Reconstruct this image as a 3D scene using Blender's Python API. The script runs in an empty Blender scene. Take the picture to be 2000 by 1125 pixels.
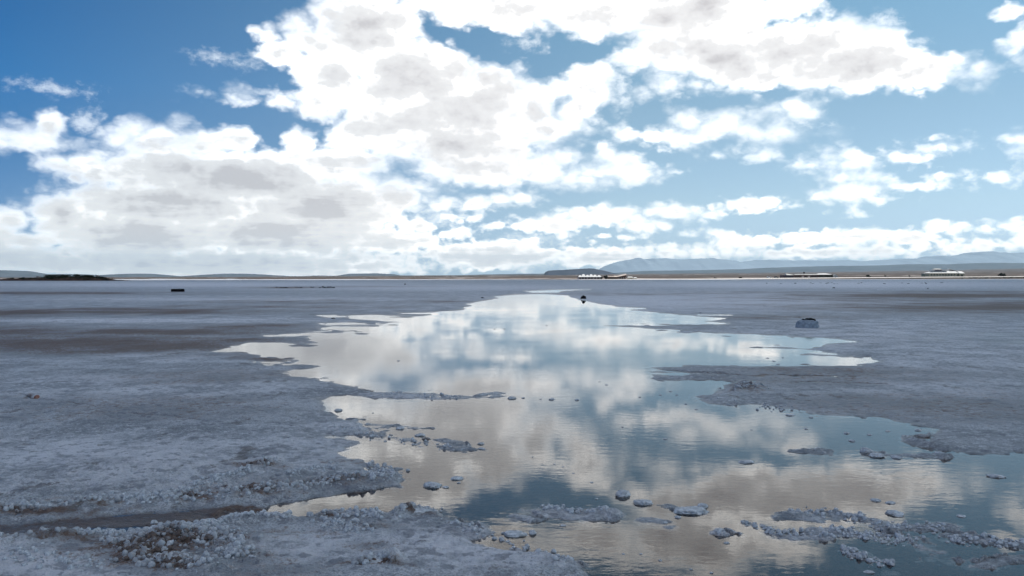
import bpy, bmesh, math, random
import numpy as np
from mathutils import Vector, Matrix, noise as mnoise

random.seed(7)
R = math.radians
scene = bpy.context.scene
col = scene.collection

# ------------------------------------------------------------------ camera
F_PX = 1732.0            # focal length in pixels of the 2000 wide photograph
HZ = 542.5               # row of the level horizon
EYE = 1.5
PITCH = math.atan((562.5 - HZ) / F_PX)
cam_d = bpy.data.cameras.new("camera")
cam_d.sensor_width = 36.0
cam_d.lens = 36.0 * F_PX / 2000.0
cam_d.clip_start = 0.05
cam_d.clip_end = 200000.0
cam = bpy.data.objects.new("camera", cam_d)
cam.location = (0, 0, EYE)
cam.rotation_euler = (math.pi / 2 - PITCH, 0, 0)
col.objects.link(cam)
scene.camera = cam

# ------------------------------------------------------------------ render settings
scene.render.engine = 'CYCLES'
scene.view_settings.view_transform = 'Standard'
scene.view_settings.look = 'None'
scene.view_settings.exposure = 0.0
scene.view_settings.gamma = 1.0
cy = scene.cycles
cy.use_denoising = True
cy.max_bounces = 6
cy.diffuse_bounces = 2
cy.glossy_bounces = 3
cy.transparent_max_bounces = 8
cy.volume_bounces = 0
cy.use_adaptive_sampling = True
cy.adaptive_threshold = 0.015
cy.sample_clamp_indirect = 6.0

# ------------------------------------------------------------------ sun
SUN_AZ, SUN_EL = R(78), R(50)        # azimuth to the right of the view direction (+Y)
sun_dir = Vector((math.sin(SUN_AZ) * math.cos(SUN_EL), math.cos(SUN_AZ) * math.cos(SUN_EL), math.sin(SUN_EL)))
sl = bpy.data.lights.new("sun", 'SUN')
sl.energy = 4.6
sl.angle = R(0.6)
sl.color = (1.0, 0.95, 0.88)
so = bpy.data.objects.new("sun", sl)
so.rotation_euler = (-sun_dir).to_track_quat('-Z', 'Y').to_euler()
so.location = (0, 0, 50)
col.objects.link(so)


# ------------------------------------------------------------------ node helper
class NT:
    def __init__(self, tree):
        self.t = tree
        self.n = tree.nodes
        self.l = tree.links

    def put(self, sock, v):
        if hasattr(v, 'is_output') or isinstance(v, bpy.types.NodeSocket):
            self.l.new(v, sock)
        elif v is not None:
            if sock.type == 'RGBA' and hasattr(v, '__len__') and len(v) == 3:
                v = (*v, 1.0)
            sock.default_value = v

    def math(self, op, a, b=None, c=None, clamp=False):
        n = self.n.new('ShaderNodeMath')
        n.operation = op
        n.use_clamp = clamp
        for i, v in enumerate((a, b, c)):
            if v is not None:
                self.put(n.inputs[i], v)
        return n.outputs[0]

    def vmath(self, op, a, b=None, scale=None):
        n = self.n.new('ShaderNodeVectorMath')
        n.operation = op
        self.put(n.inputs[0], a)
        if b is not None:
            self.put(n.inputs[1], b)
        if scale is not None:
            self.put(n.inputs['Scale'], scale)
        return n.outputs['Value'] if op in ('LENGTH', 'DOT_PRODUCT', 'DISTANCE') else n.outputs['Vector']

    def mapr(self, v, a, b, c=0.0, d=1.0, smooth=True):
        n = self.n.new('ShaderNodeMapRange')
        n.interpolation_type = 'SMOOTHSTEP' if smooth else 'LINEAR'
        for i, x in enumerate((v, a, b, c, d)):
            self.put(n.inputs[i], x)
        return n.outputs[0]

    def noise(self, vec, scale, detail=4.0, rough=0.5, color=False, lac=2.0, kind=None, dist=0.0):
        n = self.n.new('ShaderNodeTexNoise')
        n.noise_dimensions = '3D'
        if kind:
            n.noise_type = kind
        self.put(n.inputs['Vector'], vec)
        n.inputs['Scale'].default_value = scale
        n.inputs['Detail'].default_value = detail
        n.inputs['Roughness'].default_value = rough
        n.inputs['Lacunarity'].default_value = lac
        n.inputs['Distortion'].default_value = dist
        return n.outputs['Color' if color else 'Fac']

    def voro(self, vec, scale, feature='F1', out='Distance', smooth=0.3, rnd=1.0):
        n = self.n.new('ShaderNodeTexVoronoi')
        n.feature = feature
        self.put(n.inputs['Vector'], vec)
        n.inputs['Scale'].default_value = scale
        if feature == 'SMOOTH_F1':
            n.inputs['Smoothness'].default_value = smooth
        return n.outputs[out]

    def mix(self, fac, a, b, mode='MIX'):
        n = self.n.new('ShaderNodeMix')
        n.data_type = 'RGBA'
        n.blend_type = mode
        n.clamp_factor = True
        self.put(n.inputs[0], fac)
        self.put(n.inputs[6], a)
        self.put(n.inputs[7], b)
        return n.outputs[2]

    def mapping(self, vec, loc=(0, 0, 0), rot=(0, 0, 0), scale=(1, 1, 1), kind='POINT'):
        n = self.n.new('ShaderNodeMapping')
        n.vector_type = kind
        self.put(n.inputs[0], vec)
        if kind != 'VECTOR':
            n.inputs['Location'].default_value = loc
        n.inputs['Rotation'].default_value = rot
        n.inputs['Scale'].default_value = scale
        return n.outputs[0]


# ------------------------------------------------------------------ world: nishita sky with cumulus
def azel(px, py):
    """azimuth / elevation (radians) of a spot of sky given where the photograph shows it"""
    x = (px - 1000.0) / F_PX
    yv = -(py - 562.5) / F_PX
    d = Vector((x, math.cos(PITCH) + yv * math.sin(PITCH), -math.sin(PITCH) + yv * math.cos(PITCH))).normalized()
    return math.atan2(d.x, d.y), math.asin(d.z)


# (x, y, rx, ry, rotation in degrees)
CLOUDS = [
    # the tall central cloud
    (715, 55, 105, 75, 0), (610, 80, 75, 38, 0), (548, 95, 58, 30, 0), (655, 140, 85, 55, 0), (790, 150, 130, 78, 0),
    (880, 140, 62, 58, 0), (960, 190, 95, 62, 15), (1040, 215, 58, 52, 0), (850, 225, 190, 70, 0), (540, 198, 78, 17, -4),
    (640, 205, 90, 36, 0), (720, 255, 120, 48, 0), (900, 275, 180, 62, 0), (1060, 248, 105, 30, 8), (940, 325, 130, 40, 6),
    (1040, 330, 70, 36, 0), (1140, 168, 64, 46, 0), (1120, 210, 42, 34, 0), (1110, 300, 34, 18, 0), (1225, 335, 88, 22, 0),
    (1215, 312, 36, 18, 0), (1130, 352, 80, 14, 0),
    # mid height cloud to its right
    (1342, 232, 36, 26, 0), (1415, 242, 52, 22, 0), (1320, 270, 80, 22, 0), (1228, 262, 28, 22, 0), (1180, 296, 28, 18, 0),
    (1395, 301, 28, 9, 0), (1487, 305, 44, 17, 0), (1500, 264, 46, 10, -6), (1548, 208, 20, 18, 0), (1562, 224, 34, 12, 0),
    # the top band and the long cloud upper right
    (860, -5, 130, 34, 0), (1000, 15, 190, 42, 0), (1180, 25, 160, 42, 0), (1078, 95, 12, 18, 0), (1350, 20, 190, 62, 0),
    (1480, 15, 100, 42, 10), (1290, 100, 95, 36, 0), (1420, 105, 150, 55, 0), (1570, 100, 140, 62, 8), (1660, 120, 140, 58, 8),
    (1770, 145, 100, 36, 0), (1500, 150, 190, 28, 4), (1600, 48, 60, 22, 0),
    (1990, 85, 26, 22, 0), (1968, 30, 26, 9, -10), (2080, 60, 70, 50, 0),
    # small clouds at the right
    (1833, 283, 38, 13, 0), (1984, 272, 15, 3.5, 0), (1998, 297, 14, 7, 0), (1690, 306, 80, 15, 0), (1660, 322, 95, 12, 0),
    (1755, 310, 36, 12, 0), (1705, 345, 60, 12, 0), (1655, 376, 62, 20, 0), (1700, 388, 52, 9, 0), (1790, 362, 84, 13, 0),
    (1840, 345, 34, 10, 0), (1950, 347, 48, 15, 0), (1630, 350, 22, 12, 0), (1660, 416, 17, 5, 0), (2100, 300, 90, 26, 0),
    # row above the horizon, centre right
    (1065, 440, 80, 20, 0), (1180, 424, 90, 22, 0), (1245, 440, 70, 12, 0), (1315, 412, 52, 19, 0), (1400, 418, 60, 10, 0), (1468, 400, 76, 20, 0),
    (1190, 462, 90, 7, 0), (1005, 388, 46, 15, 0), (925, 398, 52, 17, 0), (860, 402, 36, 14, 0),
    # the large left complex
    (235, 268, 34, 28, 0), (300, 285, 70, 34, 0), (385, 285, 62, 34, 0), (470, 275, 52, 32, 0), (590, 280, 46, 30, 0),
    (650, 320, 110, 40, 0), (130, 325, 52, 20, 0), (215, 335, 95, 34, 0), (330, 330, 130, 48, 0), (480, 345, 200, 60, 0),
    (770, 382, 82, 34, 0), (640, 400, 180, 60, 0), (700, 350, 70, 20, 10), (170, 400, 80, 22, 0), (330, 400, 200, 50, 0), (280, 460, 180, 48, 0),
    (560, 455, 220, 52, 0), (760, 470, 120, 30, 0), (120, 420, 50, 40, 0), (420, 515, 480, 34, 0),
    # far left
    (92, 248, 26, 26, 0), (40, 270, 60, 22, 0), (115, 280, 44, 14, 0), (-60, 265, 80, 26, 0), (22, 430, 38, 22, 0), (55, 470, 60, 18, 0),
    (20, 505, 120, 26, 0), (-100, 470, 120, 50, 0),
    # low bank along the horizon
    (960, 500, 160, 32, 0), (900, 455, 50, 14, 0), (1010, 474, 70, 10, 0), (1180, 503, 120, 22, 0), (1330, 494, 90, 13, 0), (1420, 468, 44, 20, 0),
    (1470, 474, 60, 16, 0), (1570, 466, 70, 17, 0), (1660, 462, 70, 18, 0), (1760, 465, 80, 15, 0), (1640, 492, 330, 14, 0),
    (1830, 436, 22, 7, 0), (1860, 448, 60, 10, 0), (1975, 445, 34, 13, 0), (1930, 478, 130, 12, 0), (2120, 460, 110, 30, 0), (1352, 460, 9, 4, 0),
    (1350, 520, 260, 12, 0), (1000, 444, 110, 12, 0), (900, 424, 56, 12, 0), (1080, 492, 180, 12, 0), (1260, 484, 110, 7, 0), (820, 440, 80, 16, 0), (2250, 440, 200, 40, 0), (-230, 450, 130, 40, 0), (-200, 395, 80, 34, 0), (-330, 480, 120, 26, 0), (-150, 360, 50, 20, 0), (-420, 430, 60, 18, 0),
]
WISPS = [(425, 112, 30, 9, -6), (470, 125, 24, 4, 10), (80, 168, 36, 7, 4), (122, 174, 20, 5, 8), (165, 238, 26, 15, 0), (1215, 175, 18, 40, 0),
         (1028, 85, 26, 12, 15), (1725, 45, 26, 16, -20), (1760, 80, 26, 10, 25), (1930, 155, 10, 5, 0), (1308, 186, 14, 8, 0),
         (840, 430, 60, 12, 0), (1040, 470, 60, 10, 0), (650, 455, 60, 10, 0), (1860, 285, 34, 8, 0), (1560, 240, 40, 12, 0)]
# shaded undersides: (x, y, rx, ry, strength)
SHADES = [(900, 312, 150, 26, .85), (1000, 300, 60, 22, .5), (790, 318, 90, 14, .9), (690, 235, 120, 26, .4), (850, 205, 140, 22, .25),
          (740, 160, 90, 16, .15), (1040, 8, 190, 26, .4), (900, 5, 80, 22, .35), (1440, 128, 170, 34, .8), (1330, 100, 90, 30, .6), (1600, 140, 120, 24, .5),
          (1500, 165, 160, 14, .4), (1100, 440, 110, 14, .35),
          (300, 365, 190, 16, .95), (460, 355, 150, 16, .7), (240, 380, 120, 14, .6), (360, 315, 130, 12, .35), (600, 365, 90, 14, .5),
          (520, 412, 110, 14, .8), (620, 420, 80, 12, .6), (200, 430, 110, 14, .75), (190, 460, 110, 16, .8), (250, 490, 140, 10, .8),
          (420, 470, 120, 9, .6), (700, 428, 90, 10, .4), (520, 508, 130, 8, .8), (300, 512, 110, 6, .6), (110, 385, 40, 26, .55), (80, 440, 50, 10, .8),
          (60, 285, 90, 10, .45), (30, 455, 60, 8, .7), (30, 490, 90, 6, .6), (100, 520, 120, 8, .5), (480, 445, 90, 8, .6), (780, 500, 100, 6, .4), (640, 490, 120, 6, .5), (900, 520, 160, 6, .25),
          (1560, 478, 60, 6, .6), (1700, 470, 70, 5, .35), (1640, 462, 20, 5, .5), (1990, 456, 30, 5, .4), (1900, 484, 60, 4, .25), (1150, 350, 60, 8, .2)]

world = bpy.data.worlds.new("World")
scene.world = world
world.use_nodes = True
wt = world.node_tree
wt.nodes.clear()
W = NT(wt)
tc = wt.nodes.new('ShaderNodeTexCoord')
dirv = tc.outputs['Generated']
sep = wt.nodes.new('ShaderNodeSeparateXYZ')
wt.links.new(dirv, sep.inputs[0])
DX, DY, DZ = sep.outputs
az = W.math('ARCTAN2', DX, DY)
el = W.math('ARCSINE', DZ)
elc = W.math('MAXIMUM', el, 0.0)
comb = wt.nodes.new('ShaderNodeCombineXYZ')
wt.links.new(az, comb.inputs[0])
wt.links.new(elc, comb.inputs[1])
uv = comb.outputs[0]
# billowing domain: features shrink and flatten towards the horizon
stretch = W.mapping(dirv, scale=(1.0, 1.0, 1.55))
low = W.mapr(elc, 0.02, 0.20)          # 0 at the horizon, 1 high up
warp_big = W.noise(stretch, 16.0, 2.0, 0.55, color=True)
warp_small = W.noise(stretch, 60.0, 2.0, 0.6, color=True)
wb = W.vmath('SUBTRACT', warp_big, (0.5, 0.5, 0.5))
wsml = W.vmath('SUBTRACT', warp_small, (0.5, 0.5, 0.5))
amp = W.math('MULTIPLY_ADD', low, 0.62, 0.38)
wv = W.vmath('ADD', W.vmath('SCALE', wb, scale=W.math('MULTIPLY', amp, 0.015)), W.vmath('SCALE', wsml, scale=W.math('MULTIPLY', amp, 0.010)))
uvw = W.vmath('ADD', uv, W.vmath('MULTIPLY', wv, (1.0, 0.75, 0.0)))


def ell_dist(vec, e):
    a, b = azel(e[0], e[1])
    rx, ry = e[2] / F_PX, e[3] / F_PX
    n = wt.nodes.new('ShaderNodeVectorMath')
    n.operation = 'MULTIPLY_ADD'
    wt.links.new(vec, n.inputs[0])
    n.inputs[1].default_value = (1 / rx, 1 / ry, 0)
    n.inputs[2].default_value = (-a / rx, -b / ry, 0)
    ell_dist.vec = n.outputs[0]
    return W.vmath('LENGTH', n.outputs[0]), ry


def field(vec, ells, k, caps=False):
    """smooth union of lobes; with caps also how close to the sunlit crown of some lobe a spot lies"""
    cur = cap = None
    for e in ells:
        ln, ry = ell_dist(vec, e)
        rr = min(ry, e[2] / F_PX)
        if caps:
            yn = W.vmath('DOT_PRODUCT', ell_dist.vec, (0.10, 1.0, 0.0))
            c = W.math('MULTIPLY_ADD', ln, -0.9, yn)
            cap = c if cap is None else W.math('SMOOTH_MAX', cap, c, 0.22)
        d = W.math('MULTIPLY_ADD', ln, rr, -rr)
        cur = d if cur is None else W.math('SMOOTH_MIN', cur, d, k)
    return (cur, cap) if caps else cur


# textures shared by every patch of sky: cauliflower edges, billow relief, low streaks
fine = W.mix(low, W.noise(stretch, 150.0, 5.0, 0.62), W.noise(stretch, 50.0, 6.0, 0.62))
pv = W.vmath('ADD', stretch, W.vmath('SCALE', wsml, scale=0.02))
puff_lo = W.voro(pv, 62.0)
puff = W.voro(pv, 27.0)
puff2 = W.voro(pv, 70.0)
edge = W.math('ADD', W.math('MULTIPLY', W.math('SUBTRACT', fine, 0.5), 0.0125), W.math('ADD', W.math('MULTIPLY', W.math('SUBTRACT', W.mapr(low, 0.0, 1.0, puff_lo, puff, smooth=False), 0.45), 0.023), W.math('MULTIPLY', W.math('SUBTRACT', puff2, 0.45), 0.009)))
edge = W.math('MULTIPLY', W.math('ADD', edge, W.mapr(elc, 0.10, 0.26, 0.0050, 0.0015, smooth=False)), amp)
softn = W.noise(stretch, 9.0, 1.0, 0.5)
soft = W.math('MULTIPLY', W.mapr(softn, 0.35, 0.7, 0.007, 0.020), amp)
wnoise = W.math('MULTIPLY', W.math('SUBTRACT', W.noise(stretch, 60.0, 5.0, 0.68), 0.5), 0.040)
n_up = W.noise(W.mapping(stretch, loc=(0.006, 0, 0.016)), 24.0, 6.0, 0.58)
n_here = W.noise(stretch, 24.0, 6.0, 0.58)
relief = W.math('SUBTRACT', n_here, n_up)
relief2 = W.math('SUBTRACT', W.voro(W.mapping(pv, loc=(0.004, 0, 0.010)), 27.0), puff)
lz = W.math('ADD', elc, 0.08)
lay = wt.nodes.new('ShaderNodeCombineXYZ')
wt.links.new(W.math('DIVIDE', DX, lz), lay.inputs[0])
wt.links.new(W.math('DIVIDE', DY, lz), lay.inputs[1])
streak = W.noise(lay.outputs[0], 2.1, 6.0, 0.62)
left_dark = W.mapr(az, 0.0, -0.45, 0.0, 1.0)
base_shade = W.math('MULTIPLY', W.math('SUBTRACT', streak, 0.47), W.mapr(elc, 0.22, 0.04, 0.6, 3.4))
base_shade = W.math('ADD', base_shade, W.math('MULTIPLY', relief, W.mapr(elc, 0.10, 0.03, -2.0, -1.8)))
base_shade = W.math('ADD', base_shade, W.math('MULTIPLY', W.math('SUBTRACT', W.noise(stretch, 7.5, 3.0, 0.5), 0.38), 0.8))
base_shade = W.math('ADD', base_shade, W.math('MULTIPLY', relief2, -0.28))
base_shade = W.math('ADD', base_shade, W.math('MULTIPLY', W.math('MULTIPLY', left_dark, W.mapr(elc, 0.20, 0.02)), 0.50))

# clear sky: nishita, graded the way the camera saw it (deep blue left, pale cyan right)
sky = wt.nodes.new('ShaderNodeTexSky')
sky.sky_type = 'NISHITA'
sky.sun_disc = False
sky.sun_elevation = SUN_EL
sky.sun_rotation = SUN_AZ
sky.altitude = 3600.0
sky.air_density = 1.0
sky.dust_density = 0.6
sky.ozone_density = 1.0
STR = 0.1


def ramp(fac, stops):
    n = wt.nodes.new('ShaderNodeValToRGB')
    wt.links.new(fac, n.inputs[0])
    r = n.color_ramp
    while len(r.elements) < len(stops):
        r.elements.new(0.5)
    for e, (p, c) in zip(r.elements, stops):
        e.position = p
        e.color = (*c, 1.0)
    return n.outputs[0]


g_l = ramp(elc, [(0.0, (.50, .74, 1.1)), (0.06, (.28, .53, .85)), (0.12, (.10, .48, .82)), (0.20, (.02, .60, 1.02)), (0.30, (.0, .56, 1.0))])
g_r = ramp(elc, [(0.0, (1.03, 1.19, 1.57)), (0.03, (1.12, 1.16, 1.3)), (0.08, (1.36, 1.34, 1.22)), (0.18, (1.42, 1.48, 1.24)), (0.30, (1.38, 1.70, 1.42))])
grade = W.mix(W.mapr(az, -0.56, 0.12, 0.0, 1.0, smooth=False), g_l, g_r)
skyg = W.mix(1.0, sky.outputs[0], grade, 'MULTIPLY')


def background(color):
    n = wt.nodes.new('ShaderNodeBackground')
    n.inputs[1].default_value = STR
    wt.links.new(color, n.inputs[0])
    return n.outputs[0]


def cloud_colour(shade):
    c = ramp(shade, [(0.0, (1.9, 1.87, 1.82)), (0.10, (1.24, 1.22, 1.21)), (0.22, (0.99, 0.98, 0.975)), (0.60, (0.89, 0.875, 0.878)), (1.0, (0.69, 0.67, 0.68))])
    c = W.mix(W.math('MULTIPLY', left_dark, 0.45), c, W.mix(1.0, c, (0.82, 0.90, 0.95), 'MULTIPLY'))
    c = W.mix(W.mapr(elc, 0.13, 0.0), c, W.mix(1.0, c, (1.0, 0.95, 0.88), 'MULTIPLY'))
    return W.vmath('SCALE', c, scale=W.mapr(elc, 0.0, 0.11, 1.55 / STR, 1.0 / STR))


def near_box(e, box, margin, grow=1.0):
    a, b = azel(e[0], e[1])
    rx, ry = e[2] / F_PX * grow, e[3] / F_PX * grow
    return a + rx > box[0] - margin and a - rx < box[1] + margin and b + ry > box[2] - margin and b - ry < box[3] + margin


def patch(box):
    """the clouds of one patch of sky (azimuth and elevation range)"""
    cl = [e for e in CLOUDS if near_box(e, box, 0.045)]
    ws = [e for e in WISPS if near_box(e, box, 0.035)]
    shs = [e for e in SHADES if near_box(e, box, 0.03, 1.5)]
    m = None
    if cl:
        dd, cap = field(uvw, cl, 0.006, True)
        d1 = W.math('ADD', dd, edge)
        m = W.mapr(d1, soft, W.math('MULTIPLY', soft, -1.0))
        inside = W.mapr(d1, 0.002, -0.030)
        capn = W.math('ADD', cap, W.math('MULTIPLY', edge, -22.0))
        deep = W.math('ADD', W.mapr(capn, 1.25, -0.50, 0.0, 0.70), W.mapr(d1, -0.002, -0.034, 0.0, 0.44))
    if ws:
        wd = W.math('ADD', field(uvw, ws, 0.004), wnoise)
        wm = W.mapr(wd, 0.006, -0.014, 0.0, 0.42)
        m = wm if m is None else W.math('MAXIMUM', m, wm)
    if m is None:
        return background(skyg)
    shd = base_shade
    sh = None
    for e in shs:
        ln, ry = ell_dist(uvw, (e[0], e[1], e[2] * 1.35, e[3] * 2.0))
        g = W.mapr(ln, 1.0, 0.0, 0.0, e[4] * 0.50)
        sh = g if sh is None else W.math('MAXIMUM', sh, g)
    if sh is not None:
        shd = W.math('ADD', shd, sh)
    if cl:
        shd = W.math('ADD', shd, deep)
    shd = W.math('MULTIPLY', shd, inside, clamp=True) if cl else W.math('MULTIPLY', shd, 0.3, clamp=True)
    return background(W.mix(m, skyg, cloud_colour(shd)))


def mixsh(fac, a, b):
    n = wt.nodes.new('ShaderNodeMixShader')
    wt.links.new(fac, n.inputs[0])
    wt.links.new(a, n.inputs[1])
    wt.links.new(b, n.inputs[2])
    return n.outputs[0]


def split(box, depth):
    w, h = box[1] - box[0], box[3] - box[2]
    if depth == 0:
        return patch(box)
    if w > h * 1.2:
        c = (box[0] + box[1]) / 2
        f = W.math('GREATER_THAN', az, c)
        return mixsh(f, split((box[0], c, box[2], box[3]), depth - 1), split((c, box[1], box[2], box[3]), depth - 1))
    c = (box[2] + box[3]) / 2
    f = W.math('GREATER_THAN', el, c)
    return mixsh(f, split((box[0], box[1], box[2], c), depth - 1), split((box[0], box[1], c, box[3]), depth - 1))


AZL, ELL = 0.80, 0.40
front = split((-AZL, AZL, 0.0, ELL), 1)
# the rest of the sky carries scattered cumulus of its own
gen = W.noise(W.mapping(dirv, scale=(1, 1, 1.6)), 2.3, 6.0, 0.55)
border = W.math('MAXIMUM', W.mapr(W.math('ABSOLUTE', az), AZL, AZL + 0.12), W.mapr(el, ELL, ELL + 0.08))
gmask = W.math('MULTIPLY', W.mapr(gen, 0.52, 0.60), border)
rest = background(W.mix(gmask, skyg, cloud_colour(W.math('ADD', W.math('MULTIPLY', gmask, 0.55), 0.0))))
is_front = W.math('MULTIPLY', W.math('LESS_THAN', W.math('ABSOLUTE', az), AZL), W.math('MULTIPLY', W.math('LESS_THAN', el, ELL), W.math('GREATER_THAN', el, -0.02)))
wo = wt.nodes.new('ShaderNodeOutputWorld')
wt.links.new(mixsh(is_front, rest, front), wo.inputs[0])
world.cycles.sampling_method = 'MANUAL'
world.cycles.sample_map_resolution = 512

# ==================================================================== helpers


def tag(o, label=None, cat=None, group=None, kind=None):
    if label:
        o["label"] = label
    if cat:
        o["category"] = cat
    if group:
        o["group"] = group
    if kind:
        o["kind"] = kind
    return o


def link(name, me, mat=None, parent=None):
    o = bpy.data.objects.new(name, me)
    col.objects.link(o)
    if mat is not None and len(me.materials) == 0:
        me.materials.append(mat)
    if parent is not None:
        o.parent = parent
    return o


def empty(name, loc, label, cat, group=None, rz=0.0):
    o = bpy.data.objects.new(name, None)
    o.location = loc
    o.rotation_euler = (0, 0, rz)
    col.objects.link(o)
    return tag(o, label, cat, group)


def np_mesh(name, verts, quads, smooth=True, attrs=None):
    me = bpy.data.meshes.new(name)
    me.vertices.add(len(verts))
    me.vertices.foreach_set('co', np.ascontiguousarray(verts, np.float32).ravel())
    k = quads.shape[1]
    me.loops.add(quads.size)
    me.loops.foreach_set('vertex_index', np.ascontiguousarray(quads, np.int32).ravel())
    me.polygons.add(len(quads))
    me.polygons.foreach_set('loop_start', np.arange(0, quads.size, k, dtype=np.int32))
    me.polygons.foreach_set('use_smooth', np.full(len(quads), smooth, dtype=bool))
    me.update(calc_edges=True)
    for nm, arr in (attrs or {}).items():
        a = me.attributes.new(nm, 'FLOAT', 'POINT')
        a.data.foreach_set('value', np.ascontiguousarray(arr, np.float32).ravel())
    return me


def grid_quads(nr, nc, wrap=False):
    i = np.arange(nr - 1)[:, None] * nc
    if wrap:
        j = np.arange(nc)[None, :]
        jn = (j + 1) % nc
    else:
        j = np.arange(nc - 1)[None, :]
        jn = j + 1
    a, b, c, d = i + j, i + jn, i + nc + jn, i + nc + j
    return np.stack([a, b, c, d], -1).reshape(-1, 4)


def _hash(ix, iy, seed):
    h = (ix.astype(np.int64) * 374761393 + iy.astype(np.int64) * 668265263 + seed * 974634777) & 0xFFFFFFFF
    h = ((h ^ (h >> 13)) * 1274126177) & 0xFFFFFFFF
    h = ((h ^ (h >> 16)) * 2246822519) & 0xFFFFFFFF
    return ((h ^ (h >> 15)) & 0xFFFFFF).astype(np.float32) / float(0xFFFFFF)


def vnoise(x, y, seed=0):
    """value noise, 0..1"""
    fx, fy = np.floor(x), np.floor(y)
    ix, iy = fx.astype(np.int64), fy.astype(np.int64)
    tx, ty = (x - fx).astype(np.float32), (y - fy).astype(np.float32)
    tx = tx * tx * tx * (tx * (tx * 6 - 15) + 10)
    ty = ty * ty * ty * (ty * (ty * 6 - 15) + 10)
    a, b = _hash(ix, iy, seed), _hash(ix + 1, iy, seed)
    c, d = _hash(ix, iy + 1, seed), _hash(ix + 1, iy + 1, seed)
    return (a + (b - a) * tx) * (1 - ty) + (c + (d - c) * tx) * ty


def fbm(x, y, octaves=4, gain=0.5, seed=0, sp=None, wl=1.0):
    """fractal noise about 0 (roughly -1..1); sp = local mesh spacing, wl = wavelength of the first octave"""
    out = np.zeros(np.shape(x), np.float32)
    a, f = 1.0, 1.0 / wl
    tot = 0.0
    ca, sa = math.cos(0.6), math.sin(0.6)
    for o in range(octaves):
        n = vnoise(x * f, y * f, seed + o * 17) * 2 - 1
        w = 1.0 if sp is None else np.clip((wl / (2 ** o) / sp - 1.5) / 2.0, 0, 1)
        out += a * n * w
        tot += a
        a *= gain
        f *= 2.03
        x, y = x * ca - y * sa, x * sa + y * ca
    return out / tot


def worley(x, y, seed=0):
    """distance to the nearest feature point, cell size 1"""
    ix, iy = np.floor(x).astype(np.int64), np.floor(y).astype(np.int64)
    best = np.full(x.shape, 9.0, np.float32)
    for dx in (-1, 0, 1):
        for dy in (-1, 0, 1):
            cx, cyy = ix + dx, iy + dy
            px = cx + _hash(cx, cyy, seed)
            py = cyy + _hash(cx, cyy, seed + 91)
            d = (px - x) ** 2 + (py - y) ** 2
            best = np.minimum(best, d.astype(np.float32))
    return np.sqrt(best)


def smooth01(v):
    v = np.clip(v, 0, 1)
    return v * v * (3 - 2 * v)


def ground_pt(px, py, z=0.0):
    """the spot of ground that the photograph shows at (px, py)"""
    xv, yv = (px - 1000.0) / F_PX, -(py - 562.5) / F_PX
    d = Vector((xv, math.cos(PITCH) + yv * math.sin(PITCH), -math.sin(PITCH) + yv * math.cos(PITCH)))
    t = (z - EYE) / d.z
    return Vector((d.x * t, d.y * t, z))


def far_pt(px, py, D):
    """a point at forward distance D seen at (px, py)"""
    xv, yv = (px - 1000.0) / F_PX, -(py - 562.5) / F_PX
    d = Vector((xv, math.cos(PITCH) + yv * math.sin(PITCH), -math.sin(PITCH) + yv * math.cos(PITCH)))
    t = D / d.y
    return Vector((d.x * t, D, EYE + d.z * t))


def plan(X, Y):
    """inverse of ground_pt for arrays: a plan coordinate that the maps below are drawn in"""
    zc = Y * math.cos(PITCH) + EYE * math.sin(PITCH)
    yc = -EYE * math.cos(PITCH) + Y * math.sin(PITCH)
    zc = np.where(zc < 0.4, 0.4, zc)
    return 1000.0 + F_PX * X / zc, 562.5 - F_PX * yc / zc


# ------------------------------------------------------------------ materials
def material(name):
    m = bpy.data.materials.new(name)
    m.use_nodes = True
    t = m.node_tree
    t.nodes.clear()
    n = NT(t)
    out = t.nodes.new('ShaderNodeOutputMaterial')
    return m, n, out


def principled(n, out, color, rough=0.8, spec=0.3, normal=None, metallic=0.0):
    p = n.n.new('ShaderNodeBsdfPrincipled')
    n.put(p.inputs['Base Color'], color)
    n.put(p.inputs['Roughness'], rough)
    n.put(p.inputs['Specular IOR Level'], spec)
    p.inputs['Metallic'].default_value = metallic
    if normal is not None:
        n.l.new(normal, p.inputs['Normal'])
    n.l.new(p.outputs[0], out.inputs['Surface'])
    return p


def bump(n, height, dist, strength=1.0, normal=None):
    b = n.n.new('ShaderNodeBump')
    b.inputs['Strength'].default_value = strength
    b.inputs['Distance'].default_value = dist
    n.put(b.inputs['Height'], height)
    if normal is not None:
        n.l.new(normal, b.inputs['Normal'])
    return b.outputs[0]


def attr(n, name):
    a = n.n.new('ShaderNodeAttribute')
    a.attribute_name = name
    return a.outputs['Fac']


def objco(n):
    return n.n.new('ShaderNodeTexCoord').outputs['Object']


def simple_mat(name, color, vary=0.25, scale=2.0, rough=0.8, spec=0.3, bump_d=0.0, second=None, bscale=None):
    m, n, out = material(name)
    v = objco(n)
    f = n.noise(v, scale, 5.0, 0.6)
    c2 = second or tuple(c * (1 - vary) for c in color)
    c = n.mix(n.mapr(f, 0.35, 0.65), color, c2)
    nrm = bump(n, n.noise(v, bscale or scale * 3, 5.0, 0.6), bump_d) if bump_d else None
    principled(n, out, c, rough, spec, nrm)
    return m


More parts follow.
